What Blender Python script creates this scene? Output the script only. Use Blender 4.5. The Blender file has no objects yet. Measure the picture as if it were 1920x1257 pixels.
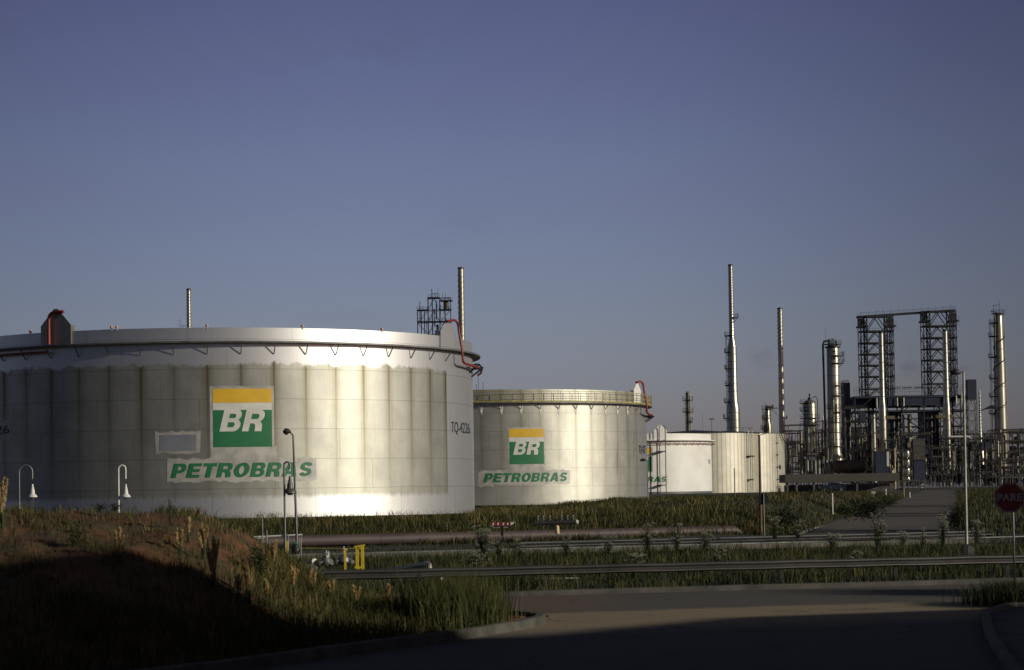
import bpy, math, random
import numpy as np
from math import sin, cos, tan, pi, radians, atan2, sqrt, floor, hypot
from mathutils import Matrix, Vector
from mathutils.geometry import tessellate_polygon

scene = bpy.context.scene
col = scene.collection
random.seed(7)

# ------------------------------------------------------------------ camera
FPX = 4000.0                       # focal length in pixels of the 1920 px wide photograph (75 mm)
SHIFT = 0.0837
YS = 1.5                           # metres per unit of the depth figures used below
F0 = FPX / YS
CAM = Vector((0.0, 0.0, 3.1))
cam_data = bpy.data.cameras.new('camera')
cam_data.lens = 75.0
cam_data.sensor_width = 36.0
cam_data.shift_y = SHIFT
cam_data.clip_start = 0.1
cam_data.clip_end = 9000
cam_data.dof.use_dof = True
cam_data.dof.focus_distance = 185.0
cam_data.dof.aperture_fstop = 2.0
cam = bpy.data.objects.new('camera', cam_data)
col.objects.link(cam)
scene.camera = cam
PITCH = radians(2.0)
ROLL = -0.0156
CM = Matrix.Translation(CAM) @ Matrix.Rotation(radians(90) + PITCH, 4, 'X') @ Matrix.Rotation(ROLL, 4, 'Z')
cam.matrix_world = CM
CR = CM.to_3x3()

# ------------------------------------------------------------------ sky and sun
SUN_AZ = radians(67)               # measured from -Y towards +X: low sun behind the viewer's right shoulder
SUN_EL = radians(15)
world = bpy.data.worlds.new("World")
scene.world = world
world.use_nodes = True
wn = world.node_tree
wn.nodes.clear()
w_out = wn.nodes.new('ShaderNodeOutputWorld')
w_bg = wn.nodes.new('ShaderNodeBackground')
w_sky = wn.nodes.new('ShaderNodeTexSky')
w_sky.sky_type = 'NISHITA'
w_sky.sun_disc = False
w_sky.sun_elevation = SUN_EL
# blender: rotation 0 puts the sun at +Y, positive turns clockwise seen from above
w_sky.sun_rotation = pi - SUN_AZ
w_sky.altitude = 300
w_sky.air_density = 1.0
w_sky.dust_density = 1.3
w_sky.ozone_density = 2.0
w_bg.inputs['Strength'].default_value = 0.0785
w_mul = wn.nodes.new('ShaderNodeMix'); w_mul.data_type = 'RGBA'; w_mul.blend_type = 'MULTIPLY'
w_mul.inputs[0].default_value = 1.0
w_geo = wn.nodes.new('ShaderNodeTexCoord')
w_sep = wn.nodes.new('ShaderNodeSeparateXYZ')
w_rmp = wn.nodes.new('ShaderNodeValToRGB')          # sky tint by height; stops above the frame dimmed to deepen shade
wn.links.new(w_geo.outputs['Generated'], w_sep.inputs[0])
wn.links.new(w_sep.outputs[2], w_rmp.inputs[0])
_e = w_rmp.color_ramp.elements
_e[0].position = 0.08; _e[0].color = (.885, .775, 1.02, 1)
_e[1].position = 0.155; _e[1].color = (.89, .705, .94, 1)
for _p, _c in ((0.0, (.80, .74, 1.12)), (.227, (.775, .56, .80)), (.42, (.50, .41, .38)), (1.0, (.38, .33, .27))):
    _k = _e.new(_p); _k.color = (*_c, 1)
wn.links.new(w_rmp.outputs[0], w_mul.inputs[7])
w_cld = wn.nodes.new('ShaderNodeMix'); w_cld.data_type = 'RGBA'
w_cld.inputs[7].default_value = (1.6, 1.6, 2.1, 1)
w_tc = wn.nodes.new('ShaderNodeTexCoord')
w_map = wn.nodes.new('ShaderNodeMapping')
w_map.inputs['Scale'].default_value = (7, 7, 22)
w_noise = wn.nodes.new('ShaderNodeTexNoise')
w_noise.inputs['Scale'].default_value = 1.0
w_noise.inputs['Detail'].default_value = 7
w_noise.inputs['Roughness'].default_value = 0.55
w_ramp = wn.nodes.new('ShaderNodeMapRange')
w_ramp.inputs['From Min'].default_value = 0.60
w_ramp.inputs['From Max'].default_value = 0.80
w_ramp.inputs['To Max'].default_value = 0.15
wn.links.new(w_tc.outputs['Generated'], w_map.inputs['Vector'])
wn.links.new(w_map.outputs[0], w_noise.inputs['Vector'])
wn.links.new(w_noise.outputs['Fac'], w_ramp.inputs['Value'])
wn.links.new(w_ramp.outputs[0], w_cld.inputs[0])
# sky colour dimmed towards both sides, standing in for lens vignetting
w_az = wn.nodes.new('ShaderNodeMapRange'); w_az.interpolation_type = 'SMOOTHSTEP'
w_az.inputs['From Min'].default_value = 0.02; w_az.inputs['From Max'].default_value = 0.30
w_az.inputs['To Min'].default_value = 1.0; w_az.inputs['To Max'].default_value = 0.60
w_az2 = wn.nodes.new('ShaderNodeMapRange'); w_az2.interpolation_type = 'SMOOTHSTEP'
w_az2.inputs['From Min'].default_value = -0.04; w_az2.inputs['From Max'].default_value = -0.32
w_az2.inputs['To Min'].default_value = 1.0; w_az2.inputs['To Max'].default_value = 0.66
wn.links.new(w_sep.outputs[0], w_az.inputs['Value']); wn.links.new(w_sep.outputs[0], w_az2.inputs['Value'])
w_am = wn.nodes.new('ShaderNodeMath'); w_am.operation = 'MULTIPLY'
wn.links.new(w_az.outputs[0], w_am.inputs[0]); wn.links.new(w_az2.outputs[0], w_am.inputs[1])
w_s2 = wn.nodes.new('ShaderNodeVectorMath'); w_s2.operation = 'SCALE'
wn.links.new(w_sky.outputs[0], w_s2.inputs[0]); wn.links.new(w_am.outputs[0], w_s2.inputs['Scale'])
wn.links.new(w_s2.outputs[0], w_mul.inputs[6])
# small dark cloud wisps hanging where they hang in the sky
w_n2 = wn.nodes.new('ShaderNodeTexNoise'); w_n2.inputs['Scale'].default_value = 1.0; w_n2.inputs['Detail'].default_value = 8
w_m2 = wn.nodes.new('ShaderNodeMapping'); w_m2.inputs['Scale'].default_value = (70, 70, 150)
wn.links.new(w_tc.outputs['Generated'], w_m2.inputs['Vector']); wn.links.new(w_m2.outputs[0], w_n2.inputs['Vector'])
_acc = None
for _d, _r, _a in (((.1174, .991, .0625), .009, 1.0), ((.182, .982, .0565), .014, 1.0), ((.205, .977, .056), .010, .9), ((-.23, .948, .217), .022, .5), ((-.056, .976, .212), .022, .35), ((-.02, .992, .125), .02, .2)):
    _v = wn.nodes.new('ShaderNodeVectorMath'); _v.operation = 'DISTANCE'
    wn.links.new(w_tc.outputs['Generated'], _v.inputs[0]); _v.inputs[1].default_value = Vector(_d).normalized()
    _m = wn.nodes.new('ShaderNodeMapRange'); _m.interpolation_type = 'SMOOTHSTEP'
    _m.inputs['From Min'].default_value = _r; _m.inputs['From Max'].default_value = 0; _m.inputs['To Max'].default_value = _a
    wn.links.new(_v.outputs['Value'], _m.inputs['Value'])
    if _acc is None: _acc = _m.outputs[0]
    else:
        _s = wn.nodes.new('ShaderNodeMath'); _s.operation = 'MAXIMUM'; wn.links.new(_acc, _s.inputs[0]); wn.links.new(_m.outputs[0], _s.inputs[1]); _acc = _s.outputs[0]
_t = wn.nodes.new('ShaderNodeMapRange'); _t.inputs['From Min'].default_value = .42; _t.inputs['From Max'].default_value = .62; _t.inputs['To Max'].default_value = .30
wn.links.new(w_n2.outputs['Fac'], _t.inputs['Value'])
_p = wn.nodes.new('ShaderNodeMath'); _p.operation = 'MULTIPLY'; wn.links.new(_acc, _p.inputs[0]); wn.links.new(_t.outputs[0], _p.inputs[1])
w_dk = wn.nodes.new('ShaderNodeMix'); w_dk.data_type = 'RGBA'; w_dk.inputs[7].default_value = (.9, .85, 1.3, 1)
wn.links.new(_p.outputs[0], w_dk.inputs[0]); wn.links.new(w_cld.outputs[2], w_dk.inputs[6])
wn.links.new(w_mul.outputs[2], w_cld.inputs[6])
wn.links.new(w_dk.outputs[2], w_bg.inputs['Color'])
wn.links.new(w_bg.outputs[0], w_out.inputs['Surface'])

SUNV = Vector((sin(SUN_AZ) * cos(SUN_EL), -cos(SUN_AZ) * cos(SUN_EL), sin(SUN_EL)))
sl = bpy.data.lights.new('sun', 'SUN')
sl.energy = 3.1
sl.angle = radians(0.8)
sl.color = (1.0, 0.945, 0.79)
sun = bpy.data.objects.new('sun', sl)
sun.rotation_euler = SUNV.to_track_quat('Z', 'Y').to_euler()
sun.location = (60, -60, 60)
col.objects.link(sun)

scene.view_settings.view_transform = 'Standard'
scene.view_settings.look = 'None'
scene.view_settings.exposure = 0.0
scene.view_settings.gamma = 1.0
scene.render.engine = 'CYCLES'
scene.cycles.max_bounces = 6
scene.cycles.transparent_max_bounces = 8

# ------------------------------------------------------------------ measuring helpers
def ray(px, py):
    d = CR @ Vector(((px - 960) / FPX, (628.5 - py) / FPX + SHIFT * 1920 / FPX, -1.0))
    return d
def atw(px, py, Y):
    d = ray(px, py); return CAM + d * (Y / d.y)
def at(px, py, Y): return atw(px, py, Y * YS)
def cyl_hit(px, py, cx, cy, R):
    d = ray(px, py)
    a = d.x * d.x + d.y * d.y
    b = 2 * (d.x * -cx + d.y * -cy)
    c = cx * cx + cy * cy - R * R
    D = b * b - 4 * a * c
    t = (-b - sqrt(max(D, 0))) / (2 * a)
    p = CAM + d * t
    return atan2(p.y - cy, p.x - cx), p.z
def sstep(a, b, x):
    t = min(1.0, max(0.0, (x - a) / (b - a))); return t * t * (3 - 2 * t)
def lerp(a, b, t): return a + (b - a) * t
def interp(pts, x):
    if x <= pts[0][0]: return pts[0][1]
    for (x0, y0), (x1, y1) in zip(pts, pts[1:]):
        if x <= x1: return y0 + (y1 - y0) * (x - x0) / (x1 - x0)
    return pts[-1][1]

# ------------------------------------------------------------------ object helpers
def tag(o, label=None, cat=None, group=None, kind=None):
    if label: o['label'] = label
    if cat: o['category'] = cat
    if group: o['group'] = group
    if kind: o['kind'] = kind
    return o
def thing(name, label, cat, loc=(0, 0, 0), rz=0.0, group=None):
    o = bpy.data.objects.new(name, None); col.objects.link(o)
    o.location = loc; o.rotation_euler = (0, 0, rz); o.empty_display_size = 0.3
    return tag(o, label, cat, group)
def link_mesh(me, name, mat, parent=None, smooth=False, label=None):
    o = bpy.data.objects.new(name, me); col.objects.link(o)
    if mat: me.materials.append(mat)
    if smooth:
        me.polygons.foreach_set('use_smooth', [True] * len(me.polygons))
        try: me.set_sharp_from_angle(angle=radians(42))
        except Exception: pass
    if parent: o.parent = parent
    if label: o['label'] = label
    return o
def copy_tree(o, parent=None):
    c = o.copy(); col.objects.link(c); c.parent = parent
    for ch in list(o.children): copy_tree(ch, c)
    return c

class MB:
    def __init__(s, k=1.0): s.v = []; s.f = []; s.k = k
    def add(s, vs, fs):
        n = len(s.v); k = s.k
        s.v += [(a[0] * k, a[1] * k, a[2] * k) for a in vs]
        s.f += [tuple(i + n for i in f) for f in fs]; return s
    def box(s, x, y, z, sx, sy, sz, rz=0.0):      # x,y centre; z bottom
        c, q = cos(rz), sin(rz); vs = []
        for dz in (0, sz):
            for dx, dy in ((-1, -1), (1, -1), (1, 1), (-1, 1)):
                a, b = dx * sx / 2, dy * sy / 2
                vs.append((x + a * c - b * q, y + a * q + b * c, z + dz))
        return s.add(vs, [(3, 2, 1, 0), (4, 5, 6, 7), (0, 1, 5, 4), (1, 2, 6, 5), (2, 3, 7, 6), (3, 0, 4, 7)])
    def bar(s, p, q, w, h=None):                  # square bar between two points
        h = h or w
        p = Vector(p); q = Vector(q); d = (q - p)
        if d.length < 1e-6: return s
        d.normalize(); up = Vector((0, 0, 1)) if abs(d.z) < .95 else Vector((0, 1, 0))
        a = d.cross(up).normalized() * (w / 2); b = a.cross(d).normalized() * (h / 2)
        vs = [p - a - b, p + a - b, p + a + b, p - a + b, q - a - b, q + a - b, q + a + b, q - a + b]
        return s.add(vs, [(3, 2, 1, 0), (4, 5, 6, 7), (0, 1, 5, 4), (1, 2, 6, 5), (2, 3, 7, 6), (3, 0, 4, 7)])
    def tube(s, pts, r, n=8, caps=True):
        pts = [Vector(p) for p in pts]
        rs = r if isinstance(r, (list, tuple)) else [r] * len(pts)
        base = []; vs = []; prev = None
        for i, p in enumerate(pts):
            d = (pts[min(i + 1, len(pts) - 1)] - pts[max(i - 1, 0)])
            if d.length < 1e-9: d = Vector((0, 0, 1))
            d.normalize()
            if prev is None:
                up = Vector((0, 0, 1)) if abs(d.z) < .9 else Vector((1, 0, 0))
                a = d.cross(up).normalized()
            else:
                a = (prev - d * prev.dot(d))
                a = a.normalized() if a.length > 1e-6 else d.orthogonal().normalized()
            prev = a; b = d.cross(a)
            for j in range(n):
                t = 2 * pi * j / n
                vs.append(p + (a * cos(t) + b * sin(t)) * rs[i])
        fs = []
        for i in range(len(pts) - 1):
            for j in range(n):
                k = (j + 1) % n
                fs.append((i * n + j, i * n + k, (i + 1) * n + k, (i + 1) * n + j))
        if caps:
            fs.append(tuple(range(n - 1, -1, -1))); m = (len(pts) - 1) * n
            fs.append(tuple(m + j for j in range(n)))
        return s.add(vs, fs)
    def lathe(s, prof, n=24, x=0, y=0, a0=0.0, a1=2 * pi, z0=0.0):   # prof: (z, r)
        full = abs(a1 - a0 - 2 * pi) < 1e-6
        m = n if full else n + 1; vs = []
        for z, r in prof:
            for j in range(m):
                t = a0 + (a1 - a0) * j / n
                vs.append((x + r * cos(t), y + r * sin(t), z0 + z))
        fs = []
        for i in range(len(prof) - 1):
            for j in range(n):
                k = (j + 1) % m
                fs.append((i * m + j, i * m + k, (i + 1) * m + k, (i + 1) * m + j))
        return s.add(vs, fs)
    def prism(s, pts, d, axis='y', off=0.0):       # outline pts in the (x,z) plane, thickness d along y
        n = len(pts)
        f = lambda a, b, t: {'y': (a, t, b), 'x': (t, a, b), 'z': (a, b, t)}[axis]
        vs = [f(a, b, off - d / 2) for a, b in pts] + [f(a, b, off + d / 2) for a, b in pts]
        tr = tessellate_polygon([[Vector((a, b, 0)) for a, b in pts]])
        fs = [tuple(t) for t in tr] + [tuple(i + n for i in reversed(t)) for t in tr]
        fs += [(i, (i + 1) % n, (i + 1) % n + n, i + n) for i in range(n)]
        return s.add(vs, fs)
    def mesh(s, name):
        me = bpy.data.meshes.new(name); me.from_pydata([tuple(v) for v in s.v], [], s.f); me.update(); return me
    def build(s, name, mat, parent=None, smooth=False, label=None):
        return link_mesh(s.mesh(name), name, mat, parent, smooth, label)

def elbow(p, q, c, n=6):      # quarter curve from p to q around corner c
    p, q, c = Vector(p), Vector(q), Vector(c)
    return [(p * (1 - t) ** 2 + c * 2 * t * (1 - t) + q * t * t) for t in [i / n for i in range(n + 1)]]

# ------------------------------------------------------------------ materials
class NT:
    def __init__(s, name):
        s.mat = bpy.data.materials.new(name); s.mat.use_nodes = True
        s.t = s.mat.node_tree; s.b = s.t.nodes['Principled BSDF']
    def n(s, ty, **kw):
        x = s.t.nodes.new(ty)
        for k, v in kw.items(): setattr(x, k, v)
        return x
    def inp(s, sock, v):
        if v is None: return
        if isinstance(v, bpy.types.NodeSocket): s.t.links.new(v, sock)
        elif isinstance(v, (tuple, list)) and len(v) == 3 and sock.type == 'RGBA': sock.default_value = (*v, 1)
        else: sock.default_value = v
    def m(s, op, a, b=None, c=None, clamp=False):
        x = s.n('ShaderNodeMath', operation=op, use_clamp=clamp)
        s.inp(x.inputs[0], a); s.inp(x.inputs[1], b); s.inp(x.inputs[2], c); return x.outputs[0]
    def mix(s, f, a, b, blend='MIX'):
        x = s.n('ShaderNodeMix', data_type='RGBA', blend_type=blend)
        s.inp(x.inputs[0], f); s.inp(x.inputs[6], a); s.inp(x.inputs[7], b); return x.outputs[2]
    def rng(s, v, a, b, c=0.0, d=1.0, smooth=False):
        x = s.n('ShaderNodeMapRange')
        if smooth: x.interpolation_type = 'SMOOTHSTEP'
        s.inp(x.inputs[0], v); s.inp(x.inputs[1], a); s.inp(x.inputs[2], b); s.inp(x.inputs[3], c); s.inp(x.inputs[4], d)
        return x.outputs[0]
    def xyz(s, space='Object'):
        tc = s.n('ShaderNodeTexCoord'); sp = s.n('ShaderNodeSeparateXYZ')
        s.t.links.new(tc.outputs[space], sp.inputs[0]); return tc.outputs[space], sp.outputs[0], sp.outputs[1], sp.outputs[2]
    def vec(s, x, y, z):
        c = s.n('ShaderNodeCombineXYZ'); s.inp(c.inputs[0], x); s.inp(c.inputs[1], y); s.inp(c.inputs[2], z); return c.outputs[0]
    def noise(s, v, scale, detail=4, rough=.55, color=False):
        x = s.n('ShaderNodeTexNoise'); s.inp(x.inputs['Vector'], v)
        x.inputs['Scale'].default_value = scale; x.inputs['Detail'].default_value = detail
        x.inputs['Roughness'].default_value = rough; return x.outputs['Color' if color else 'Fac']
    def bump(s, h, strength=.3, dist=.1):
        x = s.n('ShaderNodeBump'); x.inputs['Strength'].default_value = strength; x.inputs['Distance'].default_value = dist
        s.inp(x.inputs['Height'], h); s.t.links.new(x.outputs[0], s.b.inputs['Normal'])
    def out(s, color=None, rough=None, metal=None):
        s.inp(s.b.inputs['Base Color'], color); s.inp(s.b.inputs['Roughness'], rough); s.inp(s.b.inputs['Metallic'], metal)
        return s.mat

def simple(name, c, rough=.6, metal=0.0, var=.25, scale=1.5, c2=None, streak=False, bump=0):
    t = NT(name); v, x, y, z = t.xyz('Object')
    if streak: v = t.vec(x, y, t.m('MULTIPLY', z, .12))
    nz = t.noise(v, scale, 5, .6)
    c2 = c2 or tuple(a * (1 - var * 1.6) for a in c)
    cc = t.mix(t.rng(nz, .35, .68), c, c2)
    if bump: t.bump(nz, bump, .05)
    return t.out(cc, rough, metal)

def world_mat(name, c, c2, scale, rough=.9, c3=None, s3=.1, metal=0.0, bump=0, bs=6):
    t = NT(name); g = t.n('ShaderNodeNewGeometry').outputs['Position']
    cc = t.mix(t.rng(t.noise(g, scale, 6, .65), .35, .65), c, c2)
    if c3: cc = t.mix(t.rng(t.noise(g, s3, 3, .5), .45, .6), cc, c3)
    if bump: t.bump(t.noise(g, bs, 5, .7), bump, .08)
    return t.out(cc, rough, metal)

def grass_mat(name, ramp):
    t = NT(name)
    a = t.n('ShaderNodeAttribute', attribute_name='tone').outputs['Fac']
    g = t.n('ShaderNodeNewGeometry').outputs['Position']
    f = t.m('ADD', t.m('MULTIPLY', a, .75), t.rng(t.noise(g, .35, 3), .35, .65, -.12, .35), clamp=True)
    r = t.n('ShaderNodeValToRGB'); t.inp(r.inputs[0], f)
    e = r.color_ramp.elements
    e[0].position = ramp[0][0]; e[0].color = (*ramp[0][1], 1)
    e[1].position = ramp[-1][0]; e[1].color = (*ramp[-1][1], 1)
    for p, c in ramp[1:-1]:
        k = e.new(p); k.color = (*c, 1)
    t.b.inputs['Specular IOR Level'].default_value = .2
    return t.out(r.outputs[0], .7)

M = {}
M['alu'] = simple('bright_aluminium', (.37, .355, .29), .32, .92, .12, .5, streak=True)
M['alu_dull'] = simple('dull_cladding', (.36, .345, .285), .34, .66, .35, .4, (.20, .185, .13), streak=True)
M['steel_dark'] = simple('dark_painted_steel', (.035, .036, .04), .55, .2, .3, .6)
M['steel_navy'] = simple('navy_cladding', (.020, .028, .062), .6, 0, .3, .5)
M['steel_grey'] = simple('grey_steel', (.17, .17, .165), .5, .4, .35, .8)
M['steel_olive'] = simple('olive_aged_steel', (.11, .10, .06), .55, .3, .5, .4, (.03, .027, .018))
M['ochre'] = simple('ochre_pipework', (.22, .18, .09), .5, .3, .4, .6, (.08, .06, .03))
M['galv'] = simple('galvanised_steel', (.22, .22, .22), .5, .55, .25, 3)
M['rail_galv'] = simple('weathered_guardrail_zinc', (.085, .082, .078), .45, .35, .35, .5, (.05, .047, .044))
M['red'] = simple('red_paint', (.25, .030, .020), .5, 0, .3, 2)
M['red_dull'] = simple('faded_red_paint', (.30, .055, .04), .55, 0, .3, 1)
M['yellow'] = simple('yellow_paint', (.72, .53, .035), .45, 0, .15, 4)
M['yellow_dull'] = simple('aged_yellow_paint', (.42, .36, .07), .55, 0, .3, 1)
M['white'] = simple('white_paint', (.72, .71, .67), .5, 0, .12, 2)
M['cream'] = simple('cream_paint', (.62, .52, .30), .6, 0, .2, 3)
M['black'] = simple('black_paint', (.012, .012, .014), .5, 0, .2, 2)
M['concrete'] = simple('aged_concrete', (.125, .118, .10), .9, 0, .25, .35, bump=.1)
M['slab'] = simple('roof_slab_concrete', (.085, .08, .066), .9, 0, .12, .03)
M['concrete_dark'] = simple('dark_concrete', (.10, .095, .085), .9, 0, .4, .8)
M['brown_pipe'] = simple('brown_painted_pipe', (.085, .060, .055), .6, 0, .3, .25, (.05, .036, .034), bump=.05)
M['pipe_dark'] = simple('dark_line_pipe', (.05, .05, .055), .55, .2, .3, .5)
M['insul'] = simple('insulated_pipe', (.40, .38, .31), .45, .35, .3, 2)
M['glass_dark'] = simple('dark_window_glass', (.01, .012, .016), .08, 0, .1, 2)
M['green_logo'] = simple('green_sign_paint', (.018, .17, .065), .5, 0, .12, .6)
M['yellow_logo'] = simple('yellow_sign_paint', (.72, .44, .03), .5, 0, .10, .6)
M['white_logo'] = simple('white_sign_paint', (.66, .65, .60), .5, 0, .12, .7)
M['patch'] = simple('fresh_undercoat_patch', (.50, .49, .45), .5, .25, .25, .8)
M['patch_grey'] = simple('blue_grey_overpaint', (.26, .27, .31), .5, .25, .15, .5)
M['letter_dark'] = simple('dark_navy_lettering', (.02, .025, .035), .5, 0, .1, 1)
M['sign_red'] = simple('stop_sign_red', (.13, .008, .008), .5, 0, .15, 5)
M['sign_white'] = simple('sign_white_letters', (.25, .24, .25), .5, 0, .08, 5)
M['wood'] = simple('weathered_wood', (.16, .10, .055), .8, 0, .35, 3)
M['leaf'] = simple('weed_leaf', (.055, .085, .022), .65, 0, .4, 2, (.03, .05, .012))
M['leaf_dark'] = simple('dark_leaf', (.022, .035, .012), .65, 0, .4, 2)
M['umbel'] = simple('cream_umbel_flower', (.42, .42, .30), .7, 0, .3, 3)
M['plume'] = simple('straw_seed_plume', (.55, .40, .19), .8, 0, .3, 3, (.40, .27, .11))
M['bark'] = simple('bark', (.09, .065, .045), .9, 0, .4, 3)
M['brown_vessel'] = simple('brown_drum_paint', (.13, .10, .07), .55, .1, .4, .4)
M['car_paint'] = simple('dark_blue_car_paint', (.02, .03, .06), .25, .3, .1, 1)
M['tyre'] = simple('rubber', (.015, .015, .015), .8, 0, .1, 3)
M['warehouse'] = simple('warehouse_sheeting', (.3, .3, .29), .6, .1, .2, .3)
M['ball'] = simple('orange_marker', (.5, .30, .22), .5, 0, .1, 3)
M['grass'] = grass_mat('meadow_grass', [(0, (.018, .026, .006)), (.35, (.038, .045, .011)), (.7, (.085, .075, .022)), (1, (.21, .15, .055))])
M['grass_dark'] = grass_mat('lush_grass', [(0, (.011, .018, .005)), (.45, (.026, .036, .009)), (.8, (.058, .058, .017)), (1, (.14, .11, .04))])
M['grass_bright'] = grass_mat('fresh_grass', [(0, (.028, .036, .009)), (.5, (.066, .070, .018)), (1, (.20, .165, .055))])

def tank_mat(name, R, z_lo, z_hi, spacing, phase, a_lo, a_hi, clean, dirty, edge, dirt_lo_fade=.25, metal=.88, streak=1.0, red=None, course=2.44, fade=None, seams=1.0):
    """aluminium-painted shell: grey dirty zone between z_lo and z_hi, angles a_lo..a_hi, olive streaks, plate seams"""
    t = NT(name); v, x, y, z = t.xyz('Object')
    ang = t.m('ARCTAN2', y, x); u = t.m('MULTIPLY', ang, R)
    uz = t.vec(u, t.m('MULTIPLY', z, .05), 0)
    streakn = t.noise(uz, 1.3, 5, .6)
    fine = t.noise(t.vec(t.m('MULTIPLY', u, 5), t.m('MULTIPLY', z, .3), 0), 1.0, 4, .7)
    blot = t.noise(t.vec(u, z, 0), .35, 6, .62)
    jag = t.noise(t.vec(u, t.m('MULTIPLY', z, .6), 3.0), 1.1, 5, .7)
    # dirty mask
    zj = t.m('ADD', z, t.m('MULTIPLY', t.m('SUBTRACT', jag, .5), 1.3))
    up = t.m('SUBTRACT', 1.0, t.rng(zj, z_hi - .12, z_hi + .12))
    zk = t.m('ADD', z, t.m('MULTIPLY', t.m('SUBTRACT', fine, .5), .7))
    lo = t.rng(zk, z_lo - .12, z_lo + dirt_lo_fade)
    am = t.m('MULTIPLY', t.rng(ang, a_lo, a_lo + .004), t.m('SUBTRACT', 1.0, t.rng(ang, a_hi, a_hi + .004)))
    d = t.m('MULTIPLY', t.m('MULTIPLY', up, lo), am)
    # stringer streaks
    fr = t.m('FRACT', t.m('ADD', t.m('DIVIDE', ang, spacing), phase))
    dist = t.m('ABSOLUTE', t.m('SUBTRACT', fr, .5))            # 0 at the streak
    wob = t.m('MULTIPLY', t.m('SUBTRACT', streakn, .5), .05)
    s1 = t.m('SUBTRACT', 1.0, t.rng(t.m('ADD', dist, t.m('MULTIPLY', wob, 2.2)), .0, .30))
    s1 = t.m('POWER', s1, 1.5)
    s0 = t.m('SUBTRACT', 1.0, t.rng(t.m('ADD', dist, wob), .004, .05))
    amp = t.rng(t.noise(t.vec(t.m('FLOOR', t.m('ADD', t.m('DIVIDE', ang, spacing), phase)), 0, 0), 3.7, 0), .3, .7, .45, 1.1)
    fadez = t.rng(z, z_lo, z_hi, .22, 1.0) if fade is None else fade
    st = t.m('MULTIPLY', t.m('MULTIPLY', t.m('ADD', t.m('MULTIPLY', s1, .80), t.m('MULTIPLY', s0, .42)), fadez), t.m('MULTIPLY', amp, streak))
    # seams
    sz = t.m('ABSOLUTE', t.m('SUBTRACT', t.m('FRACT', t.m('DIVIDE', z, course)), .5))
    hs = t.rng(sz, .5 - .045 / course, .5 - .010 / course)
    k = t.m('FLOOR', t.m('DIVIDE', z, course))
    sv = t.m('ABSOLUTE', t.m('SUBTRACT', t.m('FRACT', t.m('ADD', t.m('DIVIDE', u, 8.6), t.m('MULTIPLY', k, .37))), .5))
    vs = t.rng(sv, .5 - .005, .5 - .001)
    seam = t.m('MAXIMUM', hs, vs)
    dcol = t.mix(t.rng(blot, .3, .7), dirty, tuple(c * .72 for c in dirty))
    dcol = t.mix(t.rng(fine, .3, .75, 0, .35), dcol, tuple(c * .55 for c in dirty))
    dcol = t.mix(st, dcol, edge)
    if red:
        rn = t.noise(t.vec(t.m('MULTIPLY', u, 2.4), t.m('MULTIPLY', z, .10), 9.0), 1.0, 3, .6)
        rm = t.m('MULTIPLY', t.rng(rn, .60, .68), t.m('MULTIPLY', t.rng(ang, red[0], red[0] + .02), t.m('SUBTRACT', 1.0, t.rng(ang, red[1], red[1] + .02))))
        rm = t.m('MULTIPLY', rm, t.m('SUBTRACT', 1.0, t.rng(z, z_hi - 3.0, z_hi - 2.0)))
        dcol = t.mix(t.m('MULTIPLY', rm, .75), dcol, (.16, .05, .03))
    ccol = t.mix(t.rng(fine, .35, .8, 0, .3), clean, tuple(c * .8 for c in clean))
    ccol = t.mix(t.rng(blot, .45, .8, 0, .25), ccol, dirty)
    c = t.mix(d, ccol, dcol)
    c = t.mix(t.m('MULTIPLY', seam, .36 * seams), c, (.07, .065, .05))
    rough = t.m('ADD', t.m('MULTIPLY', d, .04), .45)
    met = t.m('SUBTRACT', metal, t.m('MULTIPLY', d, metal * .10))
    t.bump(t.m('ADD', t.m('MULTIPLY', seam, .5), t.m('MULTIPLY', streakn, .25)), .12, .05)
    return t.out(c, rough, met)

# ------------------------------------------------------------------ lettering
def arc(cx, cy, rx, ry, a0, a1, n=10):
    return [(cx + rx * cos(radians(a0 + (a1 - a0) * i / n)), cy + ry * sin(radians(a0 + (a1 - a0) * i / n))) for i in range(n + 1)]
S_, B_ = .30, .205
def g_P():
    w = .84
    return w, [[(0, 0), (S_, 0), (S_, .33)] + arc(w - .335, .665, .335, .335, -90, 90) + [(0, 1)],
               [(S_, .53)] + arc(w - .36, .665, .105, .135, -90, 90, 8) + [(S_, .80)]]
def g_R():
    w = .90
    return w, [[(0, 0), (S_, 0), (S_, .36), (.44, .36)] + [(.53, .30), (.56, .20), (.58, 0), (w, 0), (w - .01, .06), (.865, .25), (.83, .36), (.74, .44)] + arc(w - .30, .71, .29, .29, -58, 90) + [(0, 1)],
               [(S_, .56)] + arc(w - .36, .68, .11, .12, -90, 90, 8) + [(S_, .80)]]
def g_B():
    w = .88
    return w, [[(0, 0)] + arc(w - .30, .29, .30, .29, -90, 62) + arc(w - .30, .745, .265, .255, -48, 90) + [(0, 1)],
               [(S_, .19)] + arc(w - .36, .305, .09, .115, -90, 90, 8) + [(S_, .42)],
               [(S_, .60)] + arc(w - .36, .705, .08, .10, -90, 90, 8) + [(S_, .81)]]
def g_E():
    w, b, s = .80, B_, S_
    return w, [[(0, 0), (w, 0), (w, b), (s, b), (s, .405), (w * .94, .405), (w * .94, .60), (s, .60), (s, 1 - b), (w, 1 - b), (w, 1), (0, 1)]]
def g_T():
    w, b, s = .84, .22, S_
    return w, [[((w - s) / 2, 0), ((w + s) / 2, 0), ((w + s) / 2, 1 - b), (w, 1 - b), (w, 1), (0, 1), (0, 1 - b), ((w - s) / 2, 1 - b)]]
def g_A():
    return 1.0, [[(0, 0), (.30, 0), (.355, .18), (.655, .18), (.70, 0), (1.02, 0), (.70, 1), (.33, 1)], [(.42, .37), (.60, .37), (.512, .70)]]
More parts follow.
